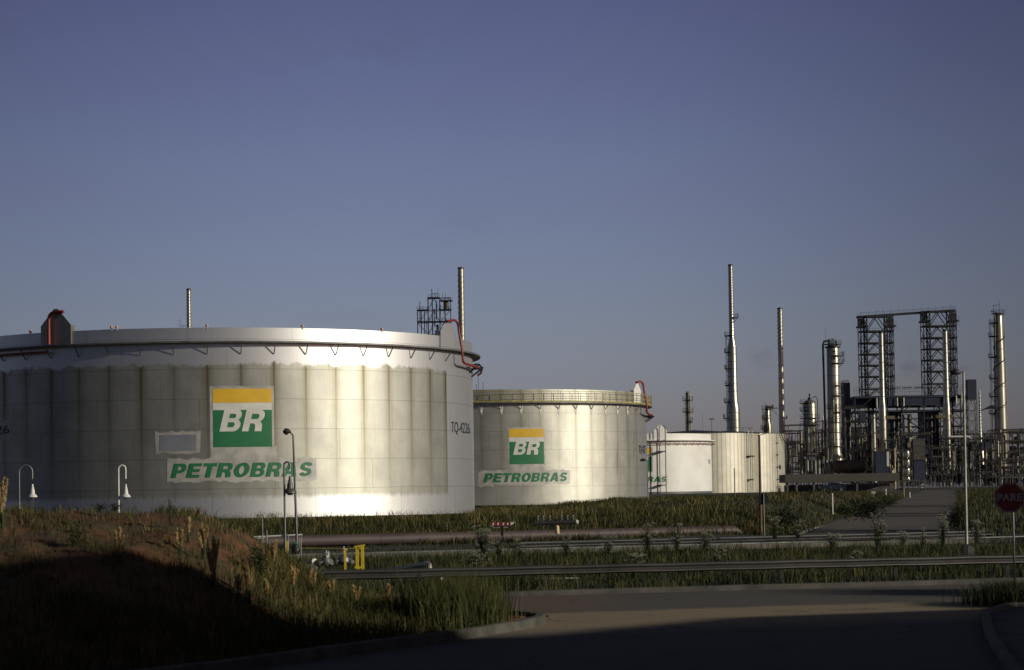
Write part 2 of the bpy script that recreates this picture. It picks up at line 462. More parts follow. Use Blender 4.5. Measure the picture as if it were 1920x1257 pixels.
def g_O():
    return .98, [arc(.49, .5, .49, .515, 0, 342, 19), arc(.49, .5, .19, .30, 0, 337.5, 15)]
def g_S():
    path = arc(.43, .705, .285, .19, 12, 255, 12) + arc(.43, .30, .285, .19, 82, -168, 12)
    n = len(path); L = []; Rr = []
    for i, p in enumerate(path):
        a = path[max(i - 1, 0)]; b = path[min(i + 1, n - 1)]
        dx, dy = b[0] - a[0], b[1] - a[1]; q = hypot(dx, dy) or 1
        wx, wy = .135, .108
        L.append((p[0] - dy / q * wx, p[1] + dx / q * wy)); Rr.append((p[0] + dy / q * wx, p[1] - dx / q * wy))
    return .86, [L + Rr[::-1]]
GL = {'P': g_P, 'E': g_E, 'T': g_T, 'R': g_R, 'O': g_O, 'B': g_B, 'A': g_A, 'S': g_S}
def glyph_tris(loops):
    vv = []; lp = [[Vector((x, y, 0)) for x, y in l] for l in loops]
    for l in loops: vv += l
    return vv, [tuple(t) for t in tessellate_polygon(lp)]
def word(txt, gap=.10, shear=.24):
    """list of (verts, tris) per letter, height 1, and the total width"""
    x = 0; out = []
    for ch in txt:
        w, loops = GL[ch](); vv, ff = glyph_tris(loops)
        out.append(([(px + x + py * shear, py) for px, py in vv], ff)); x += w + gap
    return out, x - gap + shear

def curve_text(txt, bold=.0, space=1.0):
    cu = bpy.data.curves.new('t', 'FONT'); cu.body = txt; cu.size = 1.0; cu.offset = bold; cu.space_character = space
    cu.resolution_u = 4
    ob = bpy.data.objects.new('t', cu); col.objects.link(ob)
    dg = bpy.context.evaluated_depsgraph_get(); dg.update()
    me = bpy.data.meshes.new_from_object(ob.evaluated_get(dg))
    v = [tuple(a.co) for a in me.vertices]; f = [tuple(p.vertices) for p in me.polygons]
    bpy.data.objects.remove(ob); bpy.data.curves.remove(cu); bpy.data.meshes.remove(me)
    x0 = min(a[0] for a in v); x1 = max(a[0] for a in v); y0 = min(a[1] for a in v); y1 = max(a[1] for a in v)
    return [((a[0] - x0) / (x1 - x0), (a[1] - y0) / (y1 - y0)) for a in v], f      # normalised to the unit square

class Wrap:
    """puts flat shapes on the wall of a round tank; u along the wall in metres, z up"""
    def __init__(s, R, a0): s.R = R; s.a0 = a0
    def p(s, u, z, off): a = s.a0 + u / s.R; r = s.R + off; return (r * cos(a), r * sin(a), z)
    def panel(s, u0, u1, z0, z1, off, jit=0.0, seed=0):
        n = max(4, int((u1 - u0) / .35)); rnd = random.Random(seed); m = MB(); vs = []; fs = []
        for i in range(n + 1):
            e = rnd.uniform(-jit, jit); g = rnd.uniform(-jit, jit)
            uu = u0 + (u1 - u0) * i / n
            vs += [s.p(uu, z0 + e, off), s.p(uu + rnd.uniform(-jit, jit) * .6, z1 + g, off)]
        for i in range(n): fs.append((2 * i, 2 * i + 2, 2 * i + 3, 2 * i + 1))
        return m.add(vs, fs)
    def tri(s, vv, ff, u0, z0, sx, sz, off):
        m = MB(); m.add([s.p(u0 + x * sx, z0 + y * sz, off) for x, y in vv], ff); return m

def ring_arc(m, R, prof, a0, a1, n):
    return m.lathe(prof, n, a0=a0, a1=a1)

# ------------------------------------------------------------------ storage tanks
def tank_root(label, cx, cy, z):
    return thing('storage_tank', label, 'storage tank', (cx, cy, z), 0, 'round oil storage tanks in a row')

def shell(root, R, H, mat, seg=256):
    m = MB().lathe([(0, R), (H, R), (H, R - .12), (H - 1.5, R - .12)], seg)
    return m.build('shell', mat, root, True)

def emblem(root, W, u0, u1, z0, z1, seed, full=True, off=.0):
    """yellow-white-green square with BR, on the wall between u0..u1 and z0..z1"""
    w, h = u1 - u0, z1 - z0
    m = W.panel(u0 - .05 * w, u1 + .04 * w, z0 - .04 * h, z1 + .04 * h, .012, .05 * w / 5, seed)
    e = m.build('painted_emblem', M['patch'], root, label='square company emblem of yellow, white and green bands with the letters BR')
    W.panel(u0, u1, z0 + .76 * h, z1, .026).build('yellow_band', M['yellow_logo'], e)
    W.panel(u0, u1, z0 + .635 * h, z0 + .757 * h, .026).build('white_band', M['white_logo'], e)
    W.panel(u0, u1, z0, z0 + .632 * h, .026).build('green_band', M['green_logo'], e)
    lets, tw = word('BR', .13, .235)
    sx = .80 * w / tw
    for vv, ff in lets:
        W.tri(vv, ff, u0 + .105 * w, z0 + .268 * h, sx, .374 * h, .05).build('letter', M['white_logo'], e)
    return e

def name_text(root, W, u0, u1, z0, z1, seed, mat=None, patch=True, holder=None):
    lets, tw = word('PETROBRAS', .145, .24)
    m = W.panel(u0 - .35, u1 + .25, z0 - .35, z1 + .38, .014, .10, seed)
    e = m.build('painted_name', M['patch'] if patch else mat, root, label='green slanted lettering reading PETROBRAS')
    sx = (u1 - u0) / tw
    for vv, ff in lets:
        W.tri(vv, ff, u0, z0, sx, z1 - z0, .05).build('letter', M['green_logo'], e)
    return e

def gable(root, R, a, hw, z0, z1, z2, mat, t=.08, top=.22):
    """house-shaped plate standing at the rim, facing outward at angle a"""
    m = MB(); pts = [(-hw, z0), (hw, z0), (hw, z1), (hw * top, z2), (-hw * top, z2), (-hw, z1)]
    m.prism(pts, t, 'y'); m.box(-hw + .04, .25, z0, .08, .5, z1 - z0); m.box(hw - .04, .25, z0, .08, .5, z1 - z0)
    o = m.build('foam_box', mat, root)
    o.location = ((R + .06) * cos(a), (R + .06) * sin(a), 0); o.rotation_euler = (0, 0, a + pi / 2)
    return o

# ---- tank 1: the big one on the left
T1 = (-27.41, 196.6, 1.53); R1 = 23.85; H1 = 15.57
def h1(px, py): a, z = cyl_hit(px, py, T1[0], T1[1], R1); return a, z - T1[2]
t1 = tank_root('largest silver tank at the left, its grey dirty wall marked TQ-4226 near the right edge', *T1)
sp1 = radians(6.503)
ab = h1(629, 660)[0]
z_band = h1(500, 933)[1]; z_dirt = h1(500, 683)[1]
m1 = tank_mat('big_tank_wall', R1, z_band, z_dirt, sp1, .5 - ab / sp1, h1(100, 800)[0] - 1.2, h1(838, 800)[0], (.62, .62, .615), (.45, .447, .395), (.14, .12, .065))
shell(t1, R1, H1, m1, 288)
MB().lathe([(.0, R1 + .30), (.06, R1 + .28), (.06, R1)], 144).build('base_ring', M['concrete_dark'], t1)
MB().lathe([(H1 - 2.6, R1 - .15), (H1 - 2.5, .1)], 96).build('roof', M['galv'], t1, True)
zg = h1(480, 641)[1]
GW = .74
MB().lathe([(zg + .03, R1 + .003), (zg + .03, R1 + GW), (zg - .11, R1 + GW), (zg - .11, R1 + GW - .03), (zg - .01, R1 + GW - .03), (zg - .01, R1 + .003)], 288).build('wind_girder', M['steel_grey'], t1, True)
def bracket_mesh(R, z, w, drop):
    m = MB(); t = .07
    m.bar((R + w - .05, 0, z), (R + .05, 0, z - drop), t); m.bar((R + w - .05, 0, z), (R + .05, 0, z), t)
    return m.mesh('bracket')
bm1 = bracket_mesh(R1, zg - .05, GW, .95); bm1.materials.append(M['steel_grey'])
for k in range(-14, 6):
    a = ab + k * sp1
    o = bpy.data.objects.new('bracket', bm1); col.objects.link(o); o.parent = t1; o.rotation_euler = (0, 0, a)
W1 = Wrap(R1, 0)
def u1(px, py): a, z = h1(px, py); return a * R1, z
(ua, za), (ub, zb) = u1(400, 839), u1(509, 729)
emblem(t1, W1, ua, ub, za, zb, 3)
(ua, za), (ub, zb) = u1(321, 896), u1(588, 866)
MBp = W1.panel(u1(395, 860)[0], u1(520, 860)[0], zb, u1(450, 838)[1], .008, .06, 4)
MBp.build('undercoat_patch', M['patch'], t1)
name_text(t1, W1, ua, ub, za - .03, zb - .03, 5)
(ua, za), (ub, zb) = u1(292, 851), u1(375, 809)
p_ = W1.panel(ua, ub, za, zb, .012, .10, 8).build('overpainted_sign', M['patch'], t1)
W1.panel(ua + .32, ub - .32, za + .2, zb - .26, .022).build('grey_panel', M['patch_grey'], p_)
def flat_text(W, root, txt, ua, ub, za, zb, mat, name='tank_number', bold=.01, off=.03):
    vv, ff = curve_text(txt, bold)
    return W.tri(vv, ff, ua, za, ub - ua, zb - za, off).build(name, mat, root, label='dark number ' + txt)
vv, ff = curve_text('TQ-4226', 0.0); m = MB()
za, zb = h1(863, 816)[1], h1(863, 792)[1]
m.add([W1.p(h1(846 + 34.5 * x, 804)[0] * R1, za + y * (zb - za), .03) for x, y in vv], ff)
m.build('tank_number', M['letter_dark'], t1, label='dark number TQ-4226')
(ua, za), (ub, zb) = u1(-75, 829), u1(21, 793)
q_ = W1.panel(ua, ub, za - .1, zb + .15, .010, .07, 9).build('number_plate_patch', M['patch'], t1)
(ua, za), (ub, zb) = u1(-62, 821), u1(18, 797)
flat_text(W1, q_, 'TQ-4226', ua, ub, za, zb, M['letter_dark'], 'tank_number')
# gable plates with red foam pipes
ag, zt = h1(106, 640)
zz = lambda px, py, a: (atw(px, py, T1[1] + R1 * sin(a)).z - T1[2])
gable(t1, R1, ag, 1.5, zg + .05, zz(106, 611, ag), zz(106, 582, ag) + .1, M['alu_dull'], top=.12)
ag2 = h1(838, 650)[0]
gable(t1, R1, ag2, 1.45, zg + .05, zz(838, 622, ag2), zz(838, 598, ag2), m1, top=.1)
def loc(R, a, z): return (R * cos(a), R * sin(a), z)
rp = R1 + .45; zt = zz(106, 583, ag) - .15
a2 = ag - .018
pts = [loc(rp + .3, ag - .06, zg - .5), loc(rp, a2, zg + .1), loc(rp, a2, zt - .7)] + elbow(loc(rp, a2, zt - .7), loc(rp, a2 + .035, zt), loc(rp, a2, zt)) + [loc(rp, a2 + .06, zt - .1)]
MB().tube([loc(rp, a2, zg + .1), loc(rp, a2, zt - .7)] + elbow(loc(rp, a2, zt - .7), loc(rp, a2 + .03, zt), loc(rp, a2, zt)) + [loc(rp, a2 + .06, zt - .02)], .14, 10).build('foam_pipe', M['red'], t1, True)
al = [h1(px, 668)[0] for px in (-60, -20, 20, 60, 96)]
MB().tube([loc(R1 + .5, a, zg - .50) for a in al] , .09, 8).build('foam_pipe', M['red_dull'], t1, True)
zt = zz(845, 598, ag2) - .1; a3 = ag2 + .02; a4 = ag2 + .062
rp = R1 + .50
pts = [loc(rp, a3 - .06, zt - .2)] + elbow(loc(rp, a3, zt), loc(rp, a4, zt - .9), loc(rp, a4, zt)) + [loc(R1 + .78, a4, zg + .1), loc(R1 + .85, a4, zg - .8)]
pts += elbow(loc(R1 + .85, a4, zg - .8), loc(R1 + .8, a4 + .05, zg - 1.15), loc(R1 + .85, a4, zg - 1.15))
pts += [loc(R1 + .8, a4 + .05 + .06 * k, zg - 1.15 - .04 * k) for k in range(1, 9)]
MB().tube(pts, .105, 10).build('foam_pipe', M['red'], t1, True)
mz = MB(); ae = h1(881, 690)[0]
for k, (aa, z0) in enumerate([(ae - .02, -1.2), (ae + .04, -1.5), (ae + .10, -1.3)]):
    mz.bar(loc(R1, aa, zg + z0 - .5), loc(R1 + 1.0, aa, zg + z0 + .25), .13); mz.bar(loc(R1, aa, zg + z0 + .2), loc(R1 + 1.0, aa, zg + z0 + .25), .13)
    mz.bar(loc(R1 + .9, aa - .06, zg + z0 + .2), loc(R1 + .9, aa + .06, zg + z0 + .2), .12)
mz.build('pipe_support', M['steel_dark'], t1)
for px, py in ((57, 625), (209, 616), (219, 616), (388, 613), (567, 613), (716, 619)):
    a = h1(px, py)[0]
    mm = MB(); mm.lathe([(-.1, .0), (-.1, .05), (.08, .05), (.08, .12), (.18, .14), (.27, .10), (.3, 0)], 10, R1 * cos(a), R1 * sin(a), z0=H1)
    mm.build('rim_light', M['ball'], t1, True)
# spiral stair landing at the back right, seen past the wall
# ---- tank 2
T2 = (-3.66, 304.5, 1.79); R2 = 22.83; H2 = 15.31
def h2(px, py): a, z = cyl_hit(px, py, T2[0], T2[1], R2); return a, z - T2[2]
t2 = tank_root('middle silver tank ringed by a yellow-railed walkway, second from the left', *T2)
sp2 = radians(6.646); ab2 = h2(1047, 765)[0]
m2 = tank_mat('middle_tank_wall', R2, -1.0, h2(1000, 757)[1] + 2, sp2, .5 - ab2 / sp2, -pi, h2(1196, 800)[0], (.52, .52, .51), (.48, .475, .42), (.17, .15, .09), streak=.62, red=(h2(1150, 800)[0], h2(1190, 800)[0]))
shell(t2, R2, H2, m2, 256)
MB().lathe([(H2 - 2.6, R2 - .15), (H2 - 2.5, .1)], 96).build('roof', M['galv'], t2, True)
zw = atw(1000, 754, T2[1] - R2).z - T2[2]
WW = .82
MB().lathe([(zw + .06, R2 + .003), (zw + .06, R2 + WW), (zw - .12, R2 + WW), (zw - .12, R2 + WW - .05), (zw, R2 + WW - .05), (zw, R2 + .003)], 200).build('walkway', M['steel_grey'], t2, True)
bm2 = bracket_mesh(R2, zw - .05, WW, .8); bm2.materials.append(M['steel_grey'])
gm2 = MB().add([Vector((R2 + .03, -.28, zw - .25)), Vector((R2 + .03, .28, zw - .25)), Vector((R2 + .03, .22, zw - 1.0)), Vector((R2 + .03, .08, zw - 1.7)), Vector((R2 + .03, -.1, zw - 1.2))], [(0, 1, 2, 3, 4)]).mesh('repaint_mark')
gm2.materials.append(M['white_logo'])
for k in range(-12, 7):
    a = ab2 + k * sp2
    o = bpy.data.objects.new('bracket', bm2); col.objects.link(o); o.parent = t2; o.rotation_euler = (0, 0, a)
    if -8 <= k <= 5:
        o = bpy.data.objects.new('repaint_mark', gm2); col.objects.link(o); o.parent = t2; o.rotation_euler = (0, 0, a)
hr = MB(); rr = R2 + WW - .04; hz = 1.45
for z in (hz, hz * .52):
    hr.tube([loc(rr, 2 * pi * i / 120, zw + z) for i in range(121)], .035, 5, False)
hr.lathe([(zw + .06, rr), (zw + .22, rr)], 160)
rl = hr.build('handrail', M['yellow_dull'], t2)
pm = MB().box(rr, 0, zw, .055, .055, hz).mesh('rail_post'); pm.materials.append(M['yellow_dull'])
npost = 108; aR = ab2
for i in range(npost):
    a = aR + 2 * pi * i / npost
    dd = (a + pi / 2 + pi) % (2 * pi) - pi
    if abs(dd) > 1.9: continue
    o = bpy.data.objects.new('rail_post', pm); col.objects.link(o); o.parent = rl; o.rotation_euler = (0, 0, a)
W2 = Wrap(R2, 0)
def u2(px, py): a, z = h2(px, py); return a * R2, z
(ua, za), (ub, zb) = u2(955.5, 871), u2(1019, 804)
emblem(t2, W2, ua, ub, za, zb, 13)
(ua, za), (ub, zb) = u2(907, 905), u2(1065, 886)
W2.panel(u2(953, 860)[0], u2(1021, 860)[0], zb, u2(985, 869)[1], .008, .06, 14).build('undercoat_patch', M['patch'], t2)
W2.panel(u2(896, 900)[0], u2(925, 900)[0], za - .6, zb + .1, .010, .16, 15).build('undercoat_patch', M['patch'], t2)
name_text(t2, W2, ua, ub, za, zb, 16)
(ua, za), (ub, zb) = u2(1197.5, 853), u2(1214.5, 837)
flat_text(W2, t2, 'TQ-4227', ua, ua + 3.9, za, zb, M['letter_dark'])
ag = h2(1194, 740)[0]
z_ = lambda px, py, a: atw(px, py, T2[1] + R2 * sin(a)).z - T2[2]
gable(t2, R2, ag, 1.5, zw + .1, z_(1194, 733, ag), z_(1194, 719, ag), M['white'], top=.2)
zt = z_(1194, 717, ag) + .1; rp = R2 + .5
pts = [loc(rp, ag - .06, zt - .2)] + elbow(loc(rp, ag, zt), loc(rp, ag + .07, zt - .9), loc(rp, ag + .07, zt)) + [loc(R2 + .9, ag + .07, zw - .1), loc(R2 + .9, ag + .07, zw - 1.0)]
pts += [loc(R2 + .8, ag + .07 + .06 * k, zw - 1.2 - .03 * k) for k in range(1, 9)]
MB().tube(pts, .16, 8).build('foam_pipe', M['red_dull'], t2, True)
mz = MB()
for aa in (ag + .2, ag + .32, ag + .45):
    mz.bar(loc(R2, aa, zw - 2.2), loc(R2 + 1.1, aa, zw - 1.4), .13); mz.bar(loc(R2, aa, zw - 1.4), loc(R2 + 1.1, aa, zw - 1.4), .13)
mz.build('pipe_support', M['steel_dark'], t2)
# rim instruments at the left end of the walkway
mm = MB()
for px, hh in ((893, 1.2), (897, 6.0), (906, 1.6)):
    a = h2(px, 740)[0]; mm.bar(loc(R2, a, H2), loc(R2, a, H2 + hh * .6), .06)
mm.build('instrument_mast', M['steel_dark'], t2)

# ---- tank 3: the white one
T3 = (27.3, 476.0, 1.9); R3 = 17.0; H3 = atw(1260, 812.5, 459).z - 1.9
def h3(px, py): a, z = cyl_hit(px, py, T3[0], T3[1], R3); return a, z - T3[2]
t3 = tank_root('clean white tank with a grey skirt and two slim riser pipes, third from the left', *T3)
t_ = NT('white_tank_wall'); v, x, y, z = t_.xyz()
c_ = t_.mix(t_.rng(t_.noise(v, .25, 4), .4, .7), (.74, .73, .69), (.66, .64, .58))
zs_ = h3(1270, 922)[1]
c_ = t_.mix(t_.m('LESS_THAN', z, zs_), c_, (.10, .10, .105)); t_.out(c_, .5, 0)
shell(t3, R3, H3, t_.mat, 200)
MB().lathe([(H3 - .5, R3 - .15), (H3 - .4, .1)], 72).build('roof', M['steel_grey'], t3, True)
zr = atw(1215, 826, 459).z - T3[2]
MB().lathe([(zr + .1, R3 + .003), (zr + .1, R3 + 1.0), (zr - .1, R3 + 1.0), (zr - .1, R3 + .003)], 160).build('wind_girder', M['white'], t3, True)
MB().tube([loc(R3 + .8, 2 * pi * i / 90, zr - .7) for i in range(91)], .09, 6, False).build('foam_pipe', M['red_dull'], t3)
bm3 = bracket_mesh(R3, zr - .05, 1.0, 1.1); bm3.materials.append(M['steel_grey'])
for k in range(-7, 8):
    o = bpy.data.objects.new('bracket', bm3); col.objects.link(o); o.parent = t3; o.rotation_euler = (0, 0, h3(1270, 830)[0] + k * radians(7))
W3 = Wrap(R3, 0)
def u3(px, py): a, z = h3(px, py); return a * R3, z
(ua, za), (ub, zb) = u3(1170, 885), u3(1221.5, 840)
emblem(t3, W3, ua, ub, za, zb, 23)
(ua, za), (ub, zb) = u3(1140, 905.5), u3(1250.5, 894)
name_text(t3, W3, ua, ub, za, zb, 26, mat=M['white_logo'], patch=False)
a = h3(1238, 830)[0]
zt = atw(1238, 797, 459).z - T3[2]
gable(t3, R3, a, 1.5, zr + .1, atw(1238, 807, 459).z - T3[2], zt, M['white'], top=.15)
for px in (1233.5, 1244):
    aa = h3(px, 850)[0]
    MB().tube([loc(R3 + 1.2, aa, .0), loc(R3 + 1.2, aa, zt - 1.2)] + elbow(loc(R3 + 1.2, aa, zt - 1.2), loc(R3 + 1.2, (aa + a) / 2, zt - .2), loc(R3 + 1.2, aa, zt - .2)), .11, 6).build('riser_pipe', M['brown_pipe'], t3)
for py, w in ((848, 1.3), (911, 1.1)):
    aa, zz_ = h3(1238.5, py)
    m = MB(); m.box(0, 0, 0, w * 1.1, 1.5, .22); o = m.build('pipe_clamp', M['steel_dark'], t3); o.location = loc(R3 + .85, aa, zz_); o.rotation_euler = (0, 0, aa + pi / 2)
(ua, za), (ub, zb) = u3(1327.5, 871), u3(1331.5, 862)
flat_text(W3, t3, 'TQ', ua, ub, za, zb, M['letter_dark'])

# ---- tanks 4 and 5: fluted, streaked walls with cone roofs
def fluted_tank(label, c, R, ytop, ybase, pxc, seed, extras):
    d = c[1] - R; zb_ = atw(pxc, ybase, d).z; H = atw(pxc, ytop, d).z - zb_
    t = tank_root(label, c[0], c[1], zb_)
    sp = 1.15 / R
    mt = tank_mat('fluted_tank_wall_%s' % 'ab'[seed], R, -3, 40, sp, .3, -4, 4, (.56, .54, .46), (.60, .57, .475), (.20, .18, .12), metal=.35, streak=1.15, course=7.1, fade=.8)
    MB().lathe([(0, R), (H, R)], 160).build('shell', mt, t, True)
    MB().lathe([(H + .002, R + .12), (H + .12, R + .12), (H + 1.15, .4), (H + 1.25, 0)], 96).build('roof', M['steel_dark'], t, True)
    return t, H, d
T4 = (44.0, 515.6); R4 = 15.6
t4, H4, d4 = fluted_tank('fluted cream tank with streaked wall and cone roof, right of the white one', T4, R4, 811.5, 929, 1380, 0, 0)
def h4(px, py): a, z = cyl_hit(px, py, T4[0], T4[1], R4); return a, z - t4.location.z
for px in (1401, 1407):
    aa = h4(px, 850)[0]
    MB().tube([loc(R4 + .5, aa, 0), loc(R4 + .5, aa, H4 + .6), loc(R4 - .2, aa, H4 + 1.2)], .12, 6).build('riser_pipe', M['white'] if px == 1401 else M['cream'], t4)
for py, w in ((857, 1.7), (901, .9)):
    aa, z_4 = h4(1404, py); m = MB().box(0, 0, 0, w, 1.2, .3); o = m.build('pipe_clamp', M['steel_dark'], t4); o.location = loc(R4 + .5, aa, z_4); o.rotation_euler = (0, 0, aa + pi / 2)
m = MB()
for px in (1396, 1408, 1414): aa = h4(px, 830)[0]; m.bar(loc(R4 - .5, aa, H4), loc(R4 - .5, aa, H4 + 1.3), .12)
m.bar(loc(R4 - .5, h4(1396, 830)[0], H4 + 1.3), loc(R4 - .5, h4(1414, 830)[0], H4 + 1.3), .1)
m.build('roof_railing', M['steel_dark'], t4)
T5 = (58.0, 581.0); R5 = 16.0
t5, H5, d5 = fluted_tank('narrow slice of a fluted cream tank with diagonal stair, last of the row', T5, R5, 812, 926, 1450, 1, 0)
def h5(px, py): a, z = cyl_hit(px, py, T5[0], T5[1], R5); return a, z - t5.location.z
st = MB()
a_s, a_e = h5(1461, 815)[0], h5(1469, 900)[0] + .9
for i in range(30):
    f = i / 29; aa = lerp(a_s, a_e, f); zq = lerp(H5, .5, f)
    st.bar(loc(R5 + .05, aa, zq), loc(R5 + .6, aa, zq), .3, .08)
st.tube([loc(R5 + .6, lerp(a_s, a_e, i / 20), lerp(H5, .5, i / 20) + 1.0) for i in range(21)], .06, 5)
st.tube([loc(R5 + .6, lerp(a_s, a_e, i / 20), lerp(H5, .5, i / 20) - .1) for i in range(21)], .14, 5)
st.build('stair', M['steel_grey'], t5)
aa = h5(1456, 850)[0]; m = MB()
m.tube([loc(R5 + .25, aa, 0), loc(R5 + .25, aa, H5)], .07, 5); m.build('riser_pipe', M['steel_grey'], t5)
for py in (832, 854, 877, 900):
    m = MB().box(0, 0, 0, .45, .4, .25); a_, z_5 = h5(1456.5, py); o = m.build('pipe_clamp', M['steel_dark'], t5); o.location = loc(R5 + .3, aa, z_5); o.rotation_euler = (0, 0, aa + pi / 2)
a_, z_5 = h5(1462, 880)
m = MB().box(0, 0, 0, .9, .1, 1.1); o = m.build('notice_plate', M['letter_dark'], t5); o.location = loc(R5 + .12, a_, z_5); o.rotation_euler = (0, 0, a_ + pi / 2)

# ------------------------------------------------------------------ ground
XL = [(95, 19), (105, 22), (120, 26.5), (143, 34.4), (163, 42.0), (228, 63.0), (300, 87)]
XR = [(95, 29), (103, 31.5), (154, 47.5), (207, 64.5), (266, 82.5), (300, 93)]
def zroad(y): return min(2.9, max(0.0, .01444 * (y - 100)))
def gz(x, y): return gzn(x, y / YS)
def gzn(x, y):
    # the flat ground holds the roads and the pipeway, then it climbs to the tank pads
    if y < 88: 
        return -.02
    zp = 1.38 * sstep(93, 108, y) + .26 * sstep(150, 200, y) + .9 * sstep(215, 320, y)
    xl, xr = interp(XL, y), interp(XR, y)
    zr_ = zroad(y) - .03
    if x < xl:
        t = sstep(0, 7, xl - x - .5)
        hump = zp
        if y > 96:
            k = sstep(3, 11, x) * sstep(97, 128, y)
            wob = .18 * sin(x * .9 + y * .11) + .15 * sin(x * .37 + 2) + .1 * sin(y * .31)
            hump = zp + k * ((.62 - sstep(150, 260, y) * .5) + wob)
            k2 = math.exp(-((x - (xl - 7)) / 6.0) ** 2) * sstep(110, 150, y) * (1 - sstep(240, 300, y))
            hump += k2 * .55
        return lerp(zr_, max(hump, zr_), t)
    if x > xr:
        hump = 2.3 * sstep(92, 118, y) + 1.0 * sstep(118, 190, y) + .12 * sin(x * .7 + y * .2)
        return lerp(lerp(zr_, zr_ + .35, sstep(0, 3, x - xr - .3)), max(zp, hump), sstep(3, 26, x - xr))
    return zr_
HP = [(-30, 2.9), (-13, 2.88), (-9.5, 2.80), (-8.1, 2.72), (-6.9, 2.25), (-6.36, 1.85), (-5.83, 1.40), (-5.3, .92), (-4.8, .62), (-3.45, .38), (-2.2, .27), (-.3, .17), (.6, .14)]
YK = [(-30, 7.0), (-14, 16.8), (-8.5, 22.3), (-5.4, 25.6), (-2.8, 29.06), (-1.16, 31.0), (-.25, 32.8), (.52, 34.9)]
def bz(x, y): return bzn(x, y / YS)
def bzn(x, y):
    yk = interp(YK, x); h = interp(HP, x)
    back = 43.0 if x < -6 else lerp(43.0, 37.2, sstep(-6, -3, x)) if x < -3 else lerp(37.2, 35.0, sstep(-3, .55, x))
    if y < yk or y > back: return None
    rid = min(35.5, back - 1.5)
    up = sstep(yk - .5, max(rid, yk + .8), y) if x > -2 else (sstep(yk - 1, rid, y) * .45 + .55 * min(1, (y - yk) / max(rid - yk, .8)))
    dn = 1 - sstep(rid + .5, back + .2, y) if back - rid > 1 else 1
    lump = (.08 * sin(x * 1.7 + y * .6) + .06 * sin(x * 3.1 - y * 1.3) + .05 * sin(x * 5.3 + y * 2.9) + .05 * sin(x * .75 + 1)) * (1 - .7 * sstep(30, 35, y))
    return max(.12, h * up * (.25 + .75 * dn) + lump * min(1, h / 1.5) * up + .02)
def ground_n(x, y):
    b = bzn(x, y) if y < 44 else None
    return b if b is not None else gzn(x, y)
def ground_z(x, y): return ground_n(x, y / YS)

xs = [-4000, -1500, -700, -350, -200, -120, -80] + [-60 + 3 * i for i in range(20)] + [i * 1.25 for i in range(0, 100)] + [126, 135, 150, 180, 240, 350, 700, 1500, 4000]
ys = [-400, -100, 0, 60, 88] + [90 + 1.5 * i for i in range(100)] + [245, 255, 265, 275, 290, 305, 320, 340, 400, 600, 1200, 2500, 5000]
vs = []; fs = []
for y in ys:
    for x in xs: vs.append((x, y * YS, gzn(x, y)))
nx = len(xs)
for j in range(len(ys) - 1):
    for i in range(nx - 1):
        a = j * nx + i; fs.append((a, a + 1, a + nx + 1, a + nx))
gm = world_mat('earth_and_turf', (.022, .025, .010), (.036, .030, .015), .8, .95, (.018, .022, .008), .07, bump=.4, bs=3)
tag(MB().add(vs, fs).build('ground', gm, None, True), kind='structure')

# asphalt with dusty lanes: brown dust on the left, a pale gravel lane, grey asphalt near the kerb
t_ = NT('dusty_asphalt'); g = t_.n('ShaderNodeNewGeometry').outputs['Position']
sp = t_.n('ShaderNodeSeparateXYZ'); t_.t.links.new(g, sp.inputs[0]); X_, Y_ = sp.outputs[0], t_.m('DIVIDE', sp.outputs[1], YS)
n1 = t_.noise(g, .5, 6, .65); n2 = t_.noise(g, 14, 5, .8); n3 = t_.noise(t_.vec(t_.m('MULTIPLY', X_, .15), t_.m('MULTIPLY', Y_, 1.2), 0), 1.0, 4, .6)
base = t_.mix(t_.rng(n2, .3, .75), (.052, .047, .040), (.090, .080, .068))
base = t_.mix(t_.rng(n3, .4, .75, 0, .35), base, (.13, .10, .075))
wy = t_.m('ADD', Y_, t_.m('MULTIPLY', t_.m('SUBTRACT', n1, .5), 1.6))
ln = t_.m('SUBTRACT', wy, t_.m('MULTIPLY', X_, .16))
pale = t_.m('MULTIPLY', t_.rng(ln, 31, 33.2), t_.m('SUBTRACT', 1.0, t_.rng(ln, 36.9, 37.6)))
base = t_.mix(t_.m('MULTIPLY', pale, .8), base, t_.mix(t_.rng(n2, .35, .7), (.36, .275, .155), (.21, .162, .095)))
bw = t_.m('SUBTRACT', t_.m('ADD', X_, t_.m('MULTIPLY', t_.m('SUBTRACT', n1, .5), 3.0)), t_.m('MULTIPLY', t_.m('SUBTRACT', Y_, 37), .25))
br = t_.m('MULTIPLY', t_.m('SUBTRACT', 1.0, t_.rng(bw, .8, 2.6)), t_.rng(ln, 36.5, 37.4))
base = t_.mix(t_.m('MULTIPLY', br, .85), base, (.12, .072, .045))
n4 = t_.noise(t_.vec(t_.m('MULTIPLY', X_, .3), t_.m('MULTIPLY', Y_, 1.5), 5), .6, 6, .7)
base = t_.mix(t_.rng(n4, .6, .66, 0, .5), base, (.04, .038, .035))
vo = t_.n('ShaderNodeTexVoronoi', feature='DISTANCE_TO_EDGE'); wv = t_.n('ShaderNodeVectorMath', operation='ADD')
t_.t.links.new(g, wv.inputs[0]); t_.t.links.new(t_.noise(g, .9, 4, .6, True), wv.inputs[1]); t_.t.links.new(wv.outputs[0], vo.inputs['Vector']); vo.inputs['Scale'].default_value = .33
crk = t_.m('MULTIPLY', t_.m('SUBTRACT', 1.0, t_.rng(vo.outputs[0], .004, .014)), t_.rng(t_.noise(g, .12, 2), .48, .56))
base = t_.mix(t_.m('MULTIPLY', crk, .8), base, (.018, .017, .016))
vp = t_.n('ShaderNodeTexVoronoi'); t_.t.links.new(g, vp.inputs['Vector']); vp.inputs['Scale'].default_value = 7.0
